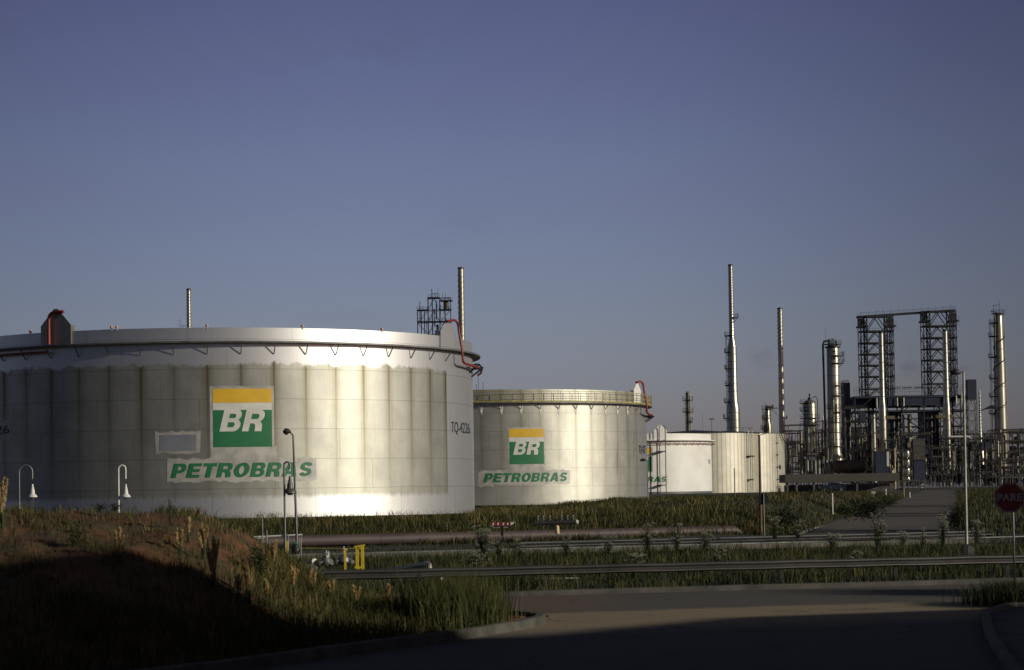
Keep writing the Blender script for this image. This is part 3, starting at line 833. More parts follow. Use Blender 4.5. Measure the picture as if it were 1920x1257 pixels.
base = t_.mix(t_.m('MULTIPLY', t_.m('SUBTRACT', 1.0, t_.rng(vp.outputs[0], .10, .16)), .35), base, (.26, .23, .18))
t_.bump(n2, .35, .02)
asph = t_.out(base, .9, 0)
KY = lambda x: 43.65 + .155 * x          # inner face of the far kerb
m = MB(); vs = []; fs = []
rx = [-60, -40, -25, -12, 0, 12, 25, 40, 60]
for x in rx: vs += [(x, -30, .004), (x, 20, .004), (x, KY(x) * YS, .004)]
for i in range(len(rx) - 1): fs += [(3 * i, 3 * i + 3, 3 * i + 4, 3 * i + 1), (3 * i + 1, 3 * i + 4, 3 * i + 5, 3 * i + 2)]
tag(MB().add(vs, fs).build('road', asph), kind='structure')
m = MB(); vs = []; fs = []
yy = [86, 95, 100, 105] + list(range(112, 300, 7))
for y in yy:
    a, b = interp(XL, y), interp(XR, y)
    if y < 95: a, b = 8, 34
    for k in range(5): vs.append((lerp(a, b, k / 4), y * YS, zroad(y) + .008))
for i in range(len(yy) - 1):
    for k in range(4): q = i * 5 + k; fs.append((q, q + 1, q + 6, q + 5))
asph2 = world_mat('far_asphalt', (.085, .070, .058), (.06, .053, .047), .25, .9, (.105, .085, .066), .08, bump=.2, bs=8)
tag(MB().add(vs, fs).build('access_road', asph2), kind='structure')

def kerb(pts, w, h, name, z=0.0, mat=None, gaps=False):
    pts = [(x, y * YS) for x, y in pts]
    m = MB(); n = len(pts); L = []
    for i, p in enumerate(pts):
        a = pts[max(i - 1, 0)]; b = pts[min(i + 1, n - 1)]; dx, dy = b[0] - a[0], b[1] - a[1]; q = hypot(dx, dy) or 1
        L.append((-dy / q, dx / q))
    vs = []; fs = []
    prof = [(-w / 2, 0), (-w / 2, h - .03), (-w / 2 + .03, h), (w / 2 - .03, h), (w / 2, h - .03), (w / 2, 0)]
    for i, (x, y) in enumerate(pts):
        jz = random.uniform(-.008, .008)
        for o, zz in prof: vs.append((x + L[i][0] * o, y + L[i][1] * o, z + zz + (jz if zz > 0 else 0)))
    for i in range(n - 1):
        for j in range(5): a = i * 6 + j; fs.append((a, a + 6, a + 7, a + 1))
    fs += [tuple(range(6)), tuple(range(len(vs) - 1, len(vs) - 7, -1))]
    return MB().add(vs, fs).build(name, mat or M['concrete'])
def dense(pts, step=.8):
    out = []
    for (x0, y0), (x1, y1) in zip(pts, pts[1:]):
        n = max(1, int(hypot(x1 - x0, y1 - y0) / step))
        for i in range(n): out.append((lerp(x0, x1, i / n), lerp(y0, y1, i / n)))
    return out + [pts[-1]]
isl = [(-30, 7.0), (-14, 16.8), (-8.5, 22.3), (-5.4, 25.6), (-2.8, 29.06), (-1.16, 31.0), (-.25, 32.5), (.25, 33.4), (.55, 34.2), (.62, 34.8), (.45, 35.3), (.05, 35.7), (-.8, 36.3), (-3, 37.4), (-6, 43.2), (-14, 43.2)]
M['kerb'] = simple('grimy_kerb', (.095, .088, .072), .9, 0, .4, 1.4, bump=.3)
tag(kerb(dense([isl[0]] + [(x + .0, y - .15) for x, y in isl[1:]], .5), .24, .22, 'kerb', mat=M['kerb']), kind='structure')
tag(kerb(dense([(-60, KY(-60) + .1), (60, KY(60) + .1)], 1.0), .2, .16, 'kerb', mat=M['concrete_dark']), kind='structure')
tag(kerb(dense([(19.5, 98), (22.4, 108), (26.9, 121)], 1.6), .3, .2, 'kerb', z=.05), kind='structure')
# right-hand path edges at the bottom corner
pr = [at(1885, 1257, 13).xy, (8.1, 22), (10.0, 27.2), (12.0, 33.5), (12.6, 36.2)]
pr = [on for on in [(7.0, 18.5), (8.55, 24.8), (9.9, 29.8), (11.35, 34.4), (12.6, 36.4), (14.5, 37.4), (18, 38.2)]]
tag(kerb(dense(pr, .5), .2, .16, 'kerb', mat=M['concrete']), kind='structure')
pr2 = [(x + 1.6, y - .4) for x, y in pr[:-2]]
tag(kerb(dense(pr2, .5), .16, .12, 'kerb', mat=M['concrete']), kind='structure')
m = MB()
for (x0, y0), (x1, y1), (x2, y2), (x3, y3) in zip(pr, pr[1:], pr2, pr2[1:]):
    m.add([(x0, y0 * YS, .05), (x2, y2 * YS, .05), (x3, y3 * YS, .05), (x1, y1 * YS, .05)], [(0, 1, 2, 3)])
tag(m.build('footpath', M['concrete_dark']), kind='structure')
# verge right of the path
vs = []; fs = []
vx = [(a, b) for a, b in pr2] + [(16, 37), (40, 41)]
for a, b in vx: vs += [(a + .08, b * YS, .10), (a + 30, b * YS, .5)]
for i in range(len(vx) - 1): fs.append((2 * i, 2 * i + 1, 2 * i + 3, 2 * i + 2))
tag(MB().add(vs, fs).build('verge', gm), kind='structure')

# the earth bank
bx = [-30, -26, -22, -19] + [-17 + .22 * i for i in range(82)]
m = MB(); vs = []; fs = []
NR = 70
for x in bx:
    yk = interp(YK, x)
    back = 43.0 if x < -6 else lerp(43.0, 37.2, sstep(-6, -3, x)) if x < -3 else lerp(37.2, 35.0, sstep(-3, .55, x))
    for j in range(NR + 1):
        y = lerp(yk, max(back, yk + .2), j / NR); z = bzn(x, min(max(y, yk + 1e-4), back - 1e-4)) or .14
        vs.append((x, y * YS, z + random.uniform(-.025, .025)))
for i in range(len(bx) - 1):
    for j in range(NR): a = i * (NR + 1) + j; fs.append((a, a + NR + 1, a + NR + 2, a + 1))
soil = world_mat('red_soil', (.165, .064, .022), (.09, .040, .016), 2.2, .95, (.07, .045, .017), .45, bump=.9, bs=5)
tag(MB().add(vs, fs).build('earth_bank', soil, None, True), kind='structure')

# ------------------------------------------------------------------ grass
RG = np.random.default_rng(11)
def grass(name, x, y, h, w, lean, mat, tone=None, zf=ground_n, wind=(.0, .0)):
    n = len(x); z = np.array([zf(a, b) for a, b in zip(x, y)]); y = y * YS
    az = RG.uniform(0, 2 * pi, n); ln = lean * RG.uniform(.2, 1.3, n) * h
    dx, dy = np.cos(az) * ln + wind[0] * h, np.sin(az) * ln + wind[1] * h
    sa = RG.uniform(0, pi, n); sx, sy = np.cos(sa) * w / 2, np.sin(sa) * w / 2
    V = np.empty((n, 5, 3))
    V[:, 0] = np.c_[x - sx, y - sy, z - .03]; V[:, 1] = np.c_[x + sx, y + sy, z - .03]
    V[:, 2] = np.c_[x + dx * .35 - sx * .8, y + dy * .35 - sy * .8, z + h * .55]
    V[:, 3] = np.c_[x + dx * .35 + sx * .8, y + dy * .35 + sy * .8, z + h * .55]
    V[:, 4] = np.c_[x + dx, y + dy, z + h * (1 - lean * .3)]
    base = (np.arange(n) * 5)[:, None]
    F = np.concatenate([base + [0, 1, 3], base + [0, 3, 2], base + [2, 3, 4]], 1).reshape(-1)
    me = bpy.data.meshes.new(name); me.vertices.add(n * 5); me.vertices.foreach_set('co', V.reshape(-1))
    nf = n * 3; me.loops.add(nf * 3); me.loops.foreach_set('vertex_index', F)
    me.polygons.add(nf); me.polygons.foreach_set('loop_start', np.arange(nf) * 3); me.polygons.foreach_set('loop_total', np.full(nf, 3))
    me.update(calc_edges=True)
    at_ = me.attributes.new('tone', 'FLOAT', 'POINT'); tn = RG.beta(1.6, 2.6, n) if tone is None else tone
    at_.data.foreach_set('value', np.repeat(tn, 5))
    return tag(link_mesh(me, name, mat), kind='stuff')

def clumped(x, y, s, seed, thr):
    v = np.sin(x / s + seed) * np.cos(y / s * 1.3 + seed * 2) + .6 * np.sin(x / s * 2.7 + y / s * 1.9 + seed) + .4 * np.sin(x / s * 5.1 - y / s * 4.3)
    return v > thr

def pick(n, x0, x1, y0, y1):
    return RG.uniform(x0, x1, n), RG.uniform(y0, y1, n)

# on the bank: thin on the red soil, thick and tall lower down and to the right
x, y = pick(190000, -17, .7, 12, 42)
k = np.array([bzn(a, b) is not None for a, b in zip(x, y)])
vis = np.abs((x / y)) < .40
k &= vis & ((x < -.55 + .12 * np.sin(y * 9)) | (RG.uniform(0, 1, len(x)) < .12))
x, y = x[k], y[k]
z = np.array([bzn(a, b) for a, b in zip(x, y)])
yk = np.array([interp(YK, a) for a in x])
dens = np.where(x > -6.0, .95, .20 + .5 * np.clip((1.9 - z) / 1.6, 0, 1))
dens = np.where(clumped(x, y, .9, 1.0, .25), dens + .25, dens * .6)
k = RG.uniform(0, 1, len(x)) < dens
x, y, z = x[k], y[k], z[k]
h = np.where(x > -6.3, RG.uniform(.16, .56, len(x)), RG.uniform(.05, .26, len(x)) + .22 * np.clip((1.7 - z), 0, 1))
h *= np.where(RG.uniform(0, 1, len(x)) < .05, 1.7, 1.0)
h = np.where((x > -1.9) & (x < -.5) & (y > 30), h * 1.5, h)
h *= np.clip((y - np.array([interp(YK, a) for a in x])) / .8, .45, 1)
tn = RG.beta(1.5, 2.5, len(x)) + np.where(clumped(x, y, 1.4, 4.0, .3), .25, .04)
grass('bank_grass', x, y, h, RG.uniform(.010, .022, len(x)), .52, M['grass'], tn)

# fresh tuft at the right end of the island
x = RG.normal(-1.35, .45, 9000); y = RG.normal(33.2, .8, 9000)
k = np.array([bzn(a, b) is not None for a, b in zip(x, y)]); x, y = x[k], y[k]
grass('tall_grass_tuft', x, y, RG.uniform(.5, 1.25, len(x)), RG.uniform(.010, .018, len(x)), .28, M['grass_bright'])

# between the kerb and the pipeway wall, in front of and behind the guard rail
x, y = pick(115000, -16, 31, 43.9, 75)
k = (np.abs(x / y) < .42) & (y > KY(x) + .3) & (y < 73.4 + .24 * (x + 2))
k &= ~((x < -3.2) & (x > -9.5) & (y > 52) & (y < 62) & (RG.uniform(0, 1, len(x)) < .8))
x, y = x[k], y[k]
h = np.where(clumped(x, y, 1.6, 2.0, .35), RG.uniform(.25, .66, len(x)), RG.uniform(.06, .26, len(x)))
h *= np.where(RG.uniform(0, 1, len(x)) < .03, 1.8, 1.0)
h = np.where(y < KY(x) + 2.6, h * .75, h)
st_ = RG.uniform(0, 1, len(x)) < .05
h = np.where(st_, np.maximum(h, RG.uniform(.4, .8, len(x))), h)
tn = np.where(st_, RG.uniform(.75, 1, len(x)), RG.beta(1.5, 2.8, len(x)) + np.where(clumped(x, y, 2.6, 7.0, .3), .3, 0))
grass('verge_grass', x, y, h, RG.uniform(.012, .026, len(x)), .45, M['grass_dark'], tn)
# pipeway floor, thin
x, y = pick(26000, -16, 36, 75, 93)
k = (np.abs(x / y) < .42) & clumped(x, y, 2.0, 5.0, .1) & (y > 74.8 + .24 * (x + 2))
x, y = x[k], y[k]
grass('pipeway_grass', x, y, RG.uniform(.05, .26, len(x)), RG.uniform(.02, .04, len(x)), .4, M['grass_dark'])
# slope in front of the tanks
x, y = pick(110000, -26, 24, 91.5, 117)
k = (y > 91.6 + .29 * (x + 4)) & (x < np.array([interp(XL, b) for b in y]) - .3)
x, y = x[k], y[k]
h = RG.uniform(.08, .55, len(x)) * np.where(clumped(x, y, 1.7, 3.0, .35), 1.35, .7) * np.where(y > 108, .5, 1)
st_ = RG.uniform(0, 1, len(x)) < .06
h = np.where(st_ & (y < 110), RG.uniform(.5, 1.05, len(x)), h)
tn = np.where(st_, RG.uniform(.7, 1, len(x)), RG.beta(1.4, 3.2, len(x)))
grass('slope_grass', x, y, h, RG.uniform(.020, .048, len(x)), .5, M['grass'], tn)
# ridge and ground farther back
x, y = pick(150000, -4, 66, 112, 262)
k = (x < np.array([interp(XL, b) for b in y]) - .4) & (np.abs(x / y) < .4) & (np.hypot(x - T2[0], y * YS - T2[1]) > R2 + .3) & (np.hypot(x - T1[0], y * YS - T1[1]) > R1 + .4)
x, y = x[k], y[k]
h = RG.uniform(.10, .55, len(x)) * np.where(clumped(x, y, 4, 3.0, .4), 1.45, .7) * np.where(y > 150, .8, 1.0)
grass('meadow_grass', x, y, h, RG.uniform(.03, .065, len(x)), .45, M['grass'], .06 + RG.beta(1.5, 2.5, len(x)) + np.where(clumped(x, y, 7, 1.0, .5), .2, 0))
# right of the access road
x, y = pick(60000, 29, 110, 88, 270)
k = (x > np.array([interp(XR, b) for b in y]) + .3) & (np.abs(x / y) < .42)
x, y = x[k], y[k]
grass('roadside_grass', x, y, RG.uniform(.3, .85, len(x)) * np.where(clumped(x, y, 5, 6.0, .2), 1.2, .8), RG.uniform(.035, .07, len(x)), .4, M['grass'])
# right corner by the footpath
x, y = pick(16000, 8.5, 19, 18, 40.5)
k = np.array([a > interp([(b_, a_) for a_, b_ in pr2] + [(41, 17)], b) + .15 for a, b in zip(x, y)]) & (x / y < .42)
x, y = x[k], y[k]
grass('corner_grass', x, y, RG.uniform(.15, .6, len(x)), RG.uniform(.012, .02, len(x)), .3, M['grass_dark'], zf=lambda a, b: .12)
x = RG.normal(13.2, .5, 3500); y = RG.normal(37.6, .5, 3500)
grass('corner_tuft_grass', x, y, RG.uniform(.3, .8, len(x)), RG.uniform(.012, .018, len(x)), .35, M['grass_dark'], zf=lambda a, b: .02)

# ------------------------------------------------------------------ single plants
def on_ground(px, py, Y):
    """where the sight line through a pixel of the photograph first meets the bank (or the given depth)"""
    d = ray(px, py); y = 24.0 * YS
    while y < 44 * YS:
        p = CAM + d * (y / d.y)
        if p.z <= ground_z(p.x, p.y): return p
        y += .08
    return at(px, py, Y)
def seed_clump(label, px, pb, pt, Y, n, wide, seed, dry=True):
    """feathery dry grass clump: base at pixel (px,pb), top at pt"""
    p = on_ground(px, pb, Y) if Y < 40 else at(px, pb, Y); H = atw(px, pt, p.y).z - p.z; rnd = random.Random(seed)
    t = thing('seed_plume_plant', label, 'plant', (p.x, p.y, p.z - .05), 0, 'straw plume plants on the bank')
    b = MB(); q = MB()
    for i in range(n):
        a = rnd.uniform(0, 2 * pi); r = rnd.random() ** .6 * wide
        x0, y0 = r * .35 * cos(a), r * .35 * sin(a); hh = H * rnd.uniform(.72, 1.0) 
        tip = (r * cos(a), r * sin(a), hh); mid = (x0 * 1.2, y0 * 1.2, hh * .5)
        b.tube([(x0, y0, 0), mid, tip], [.005, .004, .003], 3, False)
        L = hh * rnd.uniform(.45, .65); d = Vector(tip) - Vector(mid); d.normalize()
        for s_ in range(130):
            f = rnd.random(); c = Vector(tip) - d * (L * f) + Vector((0, 0, .04))
            e = c + Vector((rnd.uniform(-1, 1), rnd.uniform(-1, 1), rnd.uniform(.6, 2.4))) * (.022 + .02 * (1 - abs(f - .5)))
            w = Vector((rnd.uniform(-1, 1), rnd.uniform(-1, 1), 0)) * .016
            q.add([c - w, c + w, e], [(0, 1, 2)])
    for i in range(n * 3):
        a = rnd.uniform(0, 2 * pi); r = rnd.uniform(.3, 1.2) * wide; hh = H * rnd.uniform(.25, .55)
        w = Vector((-sin(a), cos(a), 0)) * .007
        c0 = Vector((.2 * r * cos(a), .2 * r * sin(a), 0)); c1 = Vector((.6 * r * cos(a), .6 * r * sin(a), hh * .8)); c2 = Vector((1.3 * r * cos(a), 1.3 * r * sin(a), hh))
        b.add([c0 - w, c0 + w, c1 + w, c1 - w, c2], [(0, 1, 2, 3), (3, 2, 4)])
    b.build('blades', M['grass_dark'] if False else M['leaf'], t)
    q.build('plumes', M['plume'], t)
    return t
seed_clump('straw-coloured grass plume at the extreme left edge of the bank', 5, 990, 893, 31, 9, .16, 1)
seed_clump('lone pale grass plume on the red soil between the shrub and the double plumes', 222, 1060, 988, 31, 7, .13, 2)
seed_clump('thin pale grass plume just left of the tallest plumes on the bank', 354, 1020, 966, 31, 5, .10, 3)
seed_clump('brightest straw plume on the bank, upper one of the pair in the middle', 382, 1050, 982, 31, 10, .14, 4)
seed_clump('thick straw plume leaning right below the brightest plume', 400, 1105, 1005, 31, 12, .17, 5)
seed_clump('small straw plume low on the bank below the leaning plume', 446, 1122, 1070, 31, 6, .11, 6)
seed_clump('pale plume standing in front of the pipe ends beside the green weed', 514, 1070, 1014, 32, 7, .12, 7)
seed_clump('reddish plume at the left end of the guard rail', 548, 1120, 1060, 32, 9, .15, 8)
seed_clump('straw plume crossing the guard rail left of the valves', 588, 1115, 1064, 32, 7, .11, 9)
seed_clump('faint plume below the guard rail left of the yellow frame', 622, 1130, 1085, 32, 5, .11, 10)

seed_clump('pale plume on the bank just right of the upright stalk, below the crest', 338, 1042, 992, 31, 5, .10, 11)
seed_clump('tall narrow straw plume right of the small low plume on the bank', 466, 1130, 1062, 31, 6, .11, 12)
seed_clump('straw plume in the lit grass below the yellow frame', 668, 1148, 1098, 31, 5, .11, 13)
seed_clump('thin plume low in the lit grass left of the tall dark weed', 730, 1150, 1096, 31, 5, .10, 14)
seed_clump('faint plume at the edge of the shade under the reddish plume', 500, 1135, 1085, 31, 5, .10, 15)

def leafy(label, px, pb, pt, Y, width, mat, seed, n=260, name='shrub', cat='shrub', leaf=.05, tall=False, grp=None):
    p = on_ground(px, pb, Y) if Y < 40 else at(px, pb, Y); H = atw(px, pt, p.y).z - p.z; rnd = random.Random(seed)
    t = thing(name, label, cat, (p.x, p.y, p.z - .05), 0, grp)
    st = MB(); lf = MB()
    ends = []
    ns = 9 if not tall else 14
    for i in range(ns):
        a = rnd.uniform(0, 2 * pi); r = width * rnd.uniform(.15, 1) * (.5 if tall else 1); hh = H * rnd.uniform(.55, 1)
        pts = [Vector((0, 0, 0)), Vector((r * .3 * cos(a), r * .3 * sin(a), hh * .5)), Vector((r * cos(a), r * sin(a), hh))]
        st.tube(pts, [.012, .008, .004], 4, False); ends.append(pts)
    for i in range(n):
        pts = rnd.choice(ends); f = rnd.uniform(.15, 1)
        c = pts[0].lerp(pts[1], f * 2) if f < .5 else pts[1].lerp(pts[2], f * 2 - 1)
        c = c + Vector((rnd.gauss(0, .12), rnd.gauss(0, .12), rnd.gauss(0, .06))) * (width / .35)
        a = rnd.uniform(0, 2 * pi); d = Vector((cos(a), sin(a), rnd.uniform(-.3, 1.1))).normalized() * leaf * rnd.uniform(.6, 1.5)
        w = Vector((-sin(a), cos(a), rnd.uniform(-.3, .3))) * leaf * .28
        lf.add([c, c + d * .5 + w, c + d, c + d * .5 - w], [(0, 1, 2, 3)])
    st.build('stem', M['bark'], t); lf.build('leaves', mat, t)
    return t
leafy('round dark green shrub on the red soil at the left', 142, 1025, 978, 31, .34, M['leaf'], 21, 700, leaf=.07)
leafy('small dark shrub on the bank crest left of the second gooseneck lamp', 186, 957, 938, 35, .22, M['leaf_dark'], 22, 260)
leafy('low shrub at the foot of the second gooseneck lamp on the bank crest', 216, 957, 940, 35, .18, M['leaf_dark'], 23, 200)
leafy('upright bushy stalk on the bank crest right of the second gooseneck lamp', 320, 990, 926, 33, .13, M['leaf'], 24, 330, 'weed', 'weed', .045, True)
leafy('small weed on the crest right of the upright stalk', 372, 965, 944, 35, .12, M['leaf'], 25, 90, 'weed', 'weed', .04)
leafy('bushy fresh green weed in front of the pipe ends at the end of the bank', 484, 1085, 1018, 32, .30, M['leaf'], 26, 900, 'weed', 'weed', .09, True)
leafy('tall dark weed standing against the guard rail left of the bright tuft', 787, 1165, 1066, 33, .17, M['leaf_dark'], 27, 700, 'weed', 'weed', .06, True)
leafy('slim leafy sapling against the foot of the biggest tank, left of the lamps', 486, 978, 956, 112, .5, M['leaf_dark'], 28, 120, 'sapling', 'sapling', .16)
leafy('bushier sapling against the foot of the biggest tank, nearest the lamps', 513, 978, 958, 112, .7, M['leaf_dark'], 29, 160, 'sapling', 'sapling', .16)
leafy('low weed against the foot of the biggest tank right of the lamp posts', 570, 975, 962, 112, .3, M['leaf_dark'], 30, 60, 'weed', 'weed', .14)
leafy('dark bush at the foot of the middle tank below its lettering', 943, 950, 928, 190, 1.1, M['leaf_dark'], 31, 260, 'shrub', 'shrub', .26)
leafy('large dark bush on the left verge of the access road where its kerb bends', 1628, 972, 932, 108, 1.5, M['leaf_dark'], 41, 1300, leaf=.22)
leafy('lower olive bush left of the large dark bush by the access road', 1590, 966, 944, 112, 1.3, M['leaf'], 42, 800, leaf=.2)
leafy('bush on the far left verge of the access road beyond the large dark bush', 1668, 948, 928, 150, 1.4, M['leaf'], 43, 800, leaf=.24)
leafy('dark bush on the grass right of the sign seen from behind', 1478, 985, 948, 100, 1.3, M['leaf_dark'], 44, 900, leaf=.2)
leafy('shrub among the flowered weeds at the right edge of the access road', 1790, 992, 945, 82, .8, M['leaf_dark'], 45, 900, leaf=.14)
leafy('ragged olive shrub in front of the low building left of the white post', 1548, 934, 916, 170, 1.6, M['leaf'], 46, 700, leaf=.26)
leafy('small weed at the foot of the middle tank right of its dark bush', 994, 948, 938, 190, .6, M['leaf_dark'], 32, 90, 'weed', 'weed', .2)
leafy('twin stemmed weed at the foot of the middle tank under its rust streaks', 1151, 947, 932, 192, .5, M['leaf_dark'], 33, 90, 'weed', 'weed', .2)
leafy('weed at the foot of the middle tank nearest its right edge', 1175, 946, 932, 192, .5, M['leaf_dark'], 34, 90, 'weed', 'weed', .2)
leafy('low weed at the foot of the middle tank near its centre', 1082, 948, 938, 192, .7, M['leaf_dark'], 35, 110, 'weed', 'weed', .2)

def umbel_weed(label, px, pt, Y, seed, spread=.45, heads=14):
    heads = int(heads * 2.2); spread *= .85
    """tall hollow-stemmed weed with flat cream flower heads"""
    q = at(px, pt, Y); zb_ = ground_z(q.x, q.y); H = q.z - zb_; rnd = random.Random(seed)
    t = thing('flowering_weed', label, 'weed', (q.x, q.y, zb_ - .03), 0, 'cream-flowered weeds along the pipeway')
    st = MB(); lf = MB(); fl = MB()
    for i in range(heads):
        a = rnd.uniform(0, 2 * pi); r = spread * rnd.uniform(.1, 1); hh = H * (rnd.uniform(.38, 1) if i else 1)
        mid = Vector((r * .35 * cos(a), r * .35 * sin(a), hh * .6)); tip = Vector((r * cos(a), r * sin(a), hh))
        st.tube([(0, 0, 0), mid, tip], [.014, .009, .005], 4, False)
        for k in range(rnd.randint(10, 20)):
            b = rnd.uniform(0, 2 * pi); e = rnd.random() ** .5 * .085
            c = tip + Vector((e * cos(b), e * sin(b), rnd.uniform(-.05, .03) - e * .4))
            s = rnd.uniform(.010, .024)
            fl.add([c + Vector((-s, -s, 0)), c + Vector((s, -s, .004)), c + Vector((s, s, 0)), c + Vector((-s, s, .006)), c + Vector((0, 0, .02))], [(0, 1, 4), (1, 2, 4), (2, 3, 4), (3, 0, 4)])
        for k in range(22):
            f = rnd.uniform(.1, .9); c = Vector((0, 0, 0)).lerp(mid, f) if rnd.random() < .5 else mid.lerp(tip, f)
            b = rnd.uniform(0, 2 * pi); L = rnd.uniform(.06, .17); d = Vector((cos(b), sin(b), rnd.uniform(-.4, .6))) * L
            w = Vector((-sin(b), cos(b), 0)) * L * .16
            lf.add([c, c + d * .5 + w, c + d, c + d * .5 - w], [(0, 1, 2, 3)])
    st.build('stem', M['leaf_dark'], t); lf.build('leaves', M['leaf'], t); fl.build('bloom', M['umbel'], t)
UW = [
 (906, 984, 66, .75, 34, 'largest cream-flowered weed, left of the red and white marker board'),
 (935, 1004, 68, .45, 16, 'cream-flowered weed under the red and white marker board'),
 (893, 1030, 60, .8, 22, 'low spreading flowered weed behind the guard rail under the largest weed'),
 (974, 1008, 68, .4, 14, 'flowered weed whose head glows pale, right of the marker board'),
 (1062, 1002, 68, .40, 12, 'slim flowered weed in front of the brown pipe right of the cream bollard'),
 (1140, 1003, 66, .5, 16, 'flowered weed in front of the brown pipe below the right tank wall'),
 (1213, 979, 72, .55, 20, 'tall flowered weed rising above the brown pipe below the white tank'),
 (1268, 980, 72, .5, 20, 'tall flowered weed rising above the brown pipe, second right of the white tank'),
 (1322, 992, 68, .6, 20, 'flowered weed near the cone end of the brown pipe'),
 (1190, 1036, 58, .55, 18, 'broad low flowered weed before the concrete wall in the middle'),
 (1345, 1022, 60, .5, 14, 'low flowered weed below the cone end of the brown pipe'),
 (1452, 966, 88, .7, 22, 'flowered weed right of the sign seen from behind'),
 (1495, 973, 88, .7, 20, 'flowered weed at the left corner of the access road'),
 (1560, 998, 74, .6, 18, 'flowered weed standing before the near end of the access road'),
 (1645, 960, 70, .55, 20, 'tall flowered weed in front of the middle of the access road'),
 (1692, 994, 74, .4, 10, 'small flowered weed before the right part of the access road'),
 (1728, 988, 70, .35, 8, 'white-headed slim weed before the right part of the access road'),
 (1767, 962, 68, .5, 18, 'tall flowered weed at the right edge of the access road'),
 (1830, 974, 74, .5, 14, 'flowered weed right of the tall street lamp'),
 (1603, 1030, 58, .35, 8, 'slim weed behind the guard rail left of the tall street lamp'),
]
for i, (px, pt, Y, sp_, hd, lb) in enumerate(UW): umbel_weed(lb, px, pt, Y, 50 + i, sp_, hd)

# unseen ridge added behind the viewer on the left to darken the tanks' reflections
vs = []; fs = []
for i in range(41):
    a = radians(180 + 100 * i / 40)          # from -X round to slightly past -Y
    for r, z in ((260, 0), (300, 22), (360, 46), (460, 55), (640, 30), (800, 0)):
        rr = r * (1 + .06 * sin(i * .9)); vs.append((-30 + rr * cos(a), 60 + rr * sin(a), z * (1 + .12 * sin(i * 1.7 + r)) - .5))
for i in range(40):
    for j in range(5): q = i * 6 + j; fs.append((q, q + 6, q + 7, q + 1))
tag(MB().add(vs, fs).build('added_ridge', world_mat('added_ridge_dark', (.02, .03, .012), (.035, .04, .016), .03, .95), None, True), kind='structure')

# ------------------------------------------------------------------ guard rail
RAILY = lambda x: YS * (46.55 + .150 * x)
gr = thing('guard_rail', 'long weathered steel guard rail behind the far kerb', 'guard rail', (0, RAILY(0), 0))
vs = []; fs = []
prof = [(0, .315), (-.03, .312), (-.10, .275), (-.105, .235), (-.02, .185), (0, .165), (0, .15), (-.02, .13), (-.10, .085), (-.105, .045), (-.03, .003), (0, 0)]
RX = [-24 + i * .5 for i in range(100)]
zt0 = .47
for x in RX:
    j = .006 * sin(x * 2.1)
    for (o, z) in prof: vs.append((x, RAILY(x) - RAILY(0) + o, z + zt0 + j))
n = len(prof)
for i in range(len(RX) - 1):
    for k in range(n - 1): a = i * n + k; fs.append((a, a + n, a + n + 1, a + 1))
MB().add(vs, fs).build('rail_beam', M['rail_galv'], gr, True)
pm = MB().box(0, .10, -.02, .12, .16, .78).mesh('post'); pm.materials.append(M['rail_galv'])
for i in range(12):
    x = -23 + i * 4.0
    o = bpy.data.objects.new('post', pm); col.objects.link(o); o.parent = gr; o.location = (x, RAILY(x) - RAILY(0), 0)

# ------------------------------------------------------------------ pipeway
m = MB(); WY = lambda x: YS * (74.0 + .235 * (x + 2))
for i in range(30):
    x0 = -24 + i * 2.2; x1 = x0 + 2.17
    m.bar((x0, WY(x0), .12), (x1, WY(x1), .12), .35, .26)
tag(m.build('low_wall', M['concrete']), 'long low concrete wall edging the pipeway', 'wall')
PY = lambda x: YS * (90.4 + .285 * (x + 12))
Rp = .35
p0, p1 = (-26, PY(-26), .42), (15.2, PY(15.2), .42)
bp = thing('large_pipeline', 'thick brown pipeline lying along the pipeway with a cone end', 'pipeline', (0, PY(0), 0))
sub = lambda p: (p[0], p[1] - PY(0), p[2])
dv = Vector((1, .285 * YS, 0)).normalized()
pts = [sub((x, PY(x), .42)) for x in (-26, -15, -5, 5, 15.2)]
MB().tube(pts, Rp, 28).build('pipe', M['brown_pipe'], bp, True)
m = MB()
for x in (-14, -8.6, -3.2, 2.2, 7.6, 13): 
    a = Vector(sub((x, PY(x), .42))); m.tube([a - dv * .03, a + dv * .03], Rp + .012, 28, False)
m.build('weld_bead', M['brown_pipe'], bp, True)
e = Vector(pts[-1]); MB().tube([e - dv * .02, e + dv * .45 + Vector((0, 0, -.16)), e + dv * .95 + Vector((0, 0, -.24))], [Rp, .17, .06], 24).build('cone_end', M['brown_pipe'], bp, True)
for x in (-18, -10, -2, 6, 13.5):
    a = sub((x, PY(x), 0)); MB().box(a[0], a[1], -.1, .35, .8, .2, .28).build('support', M['concrete'], bp)
for i, (y0, z, r, sl_, mat, lb) in enumerate([(86.0, .20, .10, .285, 'pipe_dark', 'dark line pipe directly below the thick brown pipeline'), (82.0, .15, .065, .285, 'pipe_dark', 'thinner dark line pipe in front of the others'), (78.3, .13, .07, .25, 'steel_grey', 'grey line pipe close behind the low concrete wall')]):
    Yf = lambda x: YS * (y0 + sl_ * (x - 1))
    t = thing('line_pipe', lb, 'pipe', (0, Yf(0), 0), 0, 'line pipes along the pipeway')
    MB().tube([(x, Yf(x) - Yf(0), z) for x in (-18 if i == 2 else .3, 8, 20, 36)], r, 10).build('pipe', M[mat], t, True)
    for x in (2, 10, 18, 26): MB().box(x, Yf(x) - Yf(0), -.05, .3, .4, z - r + .05).build('support', M['concrete_dark'], t)
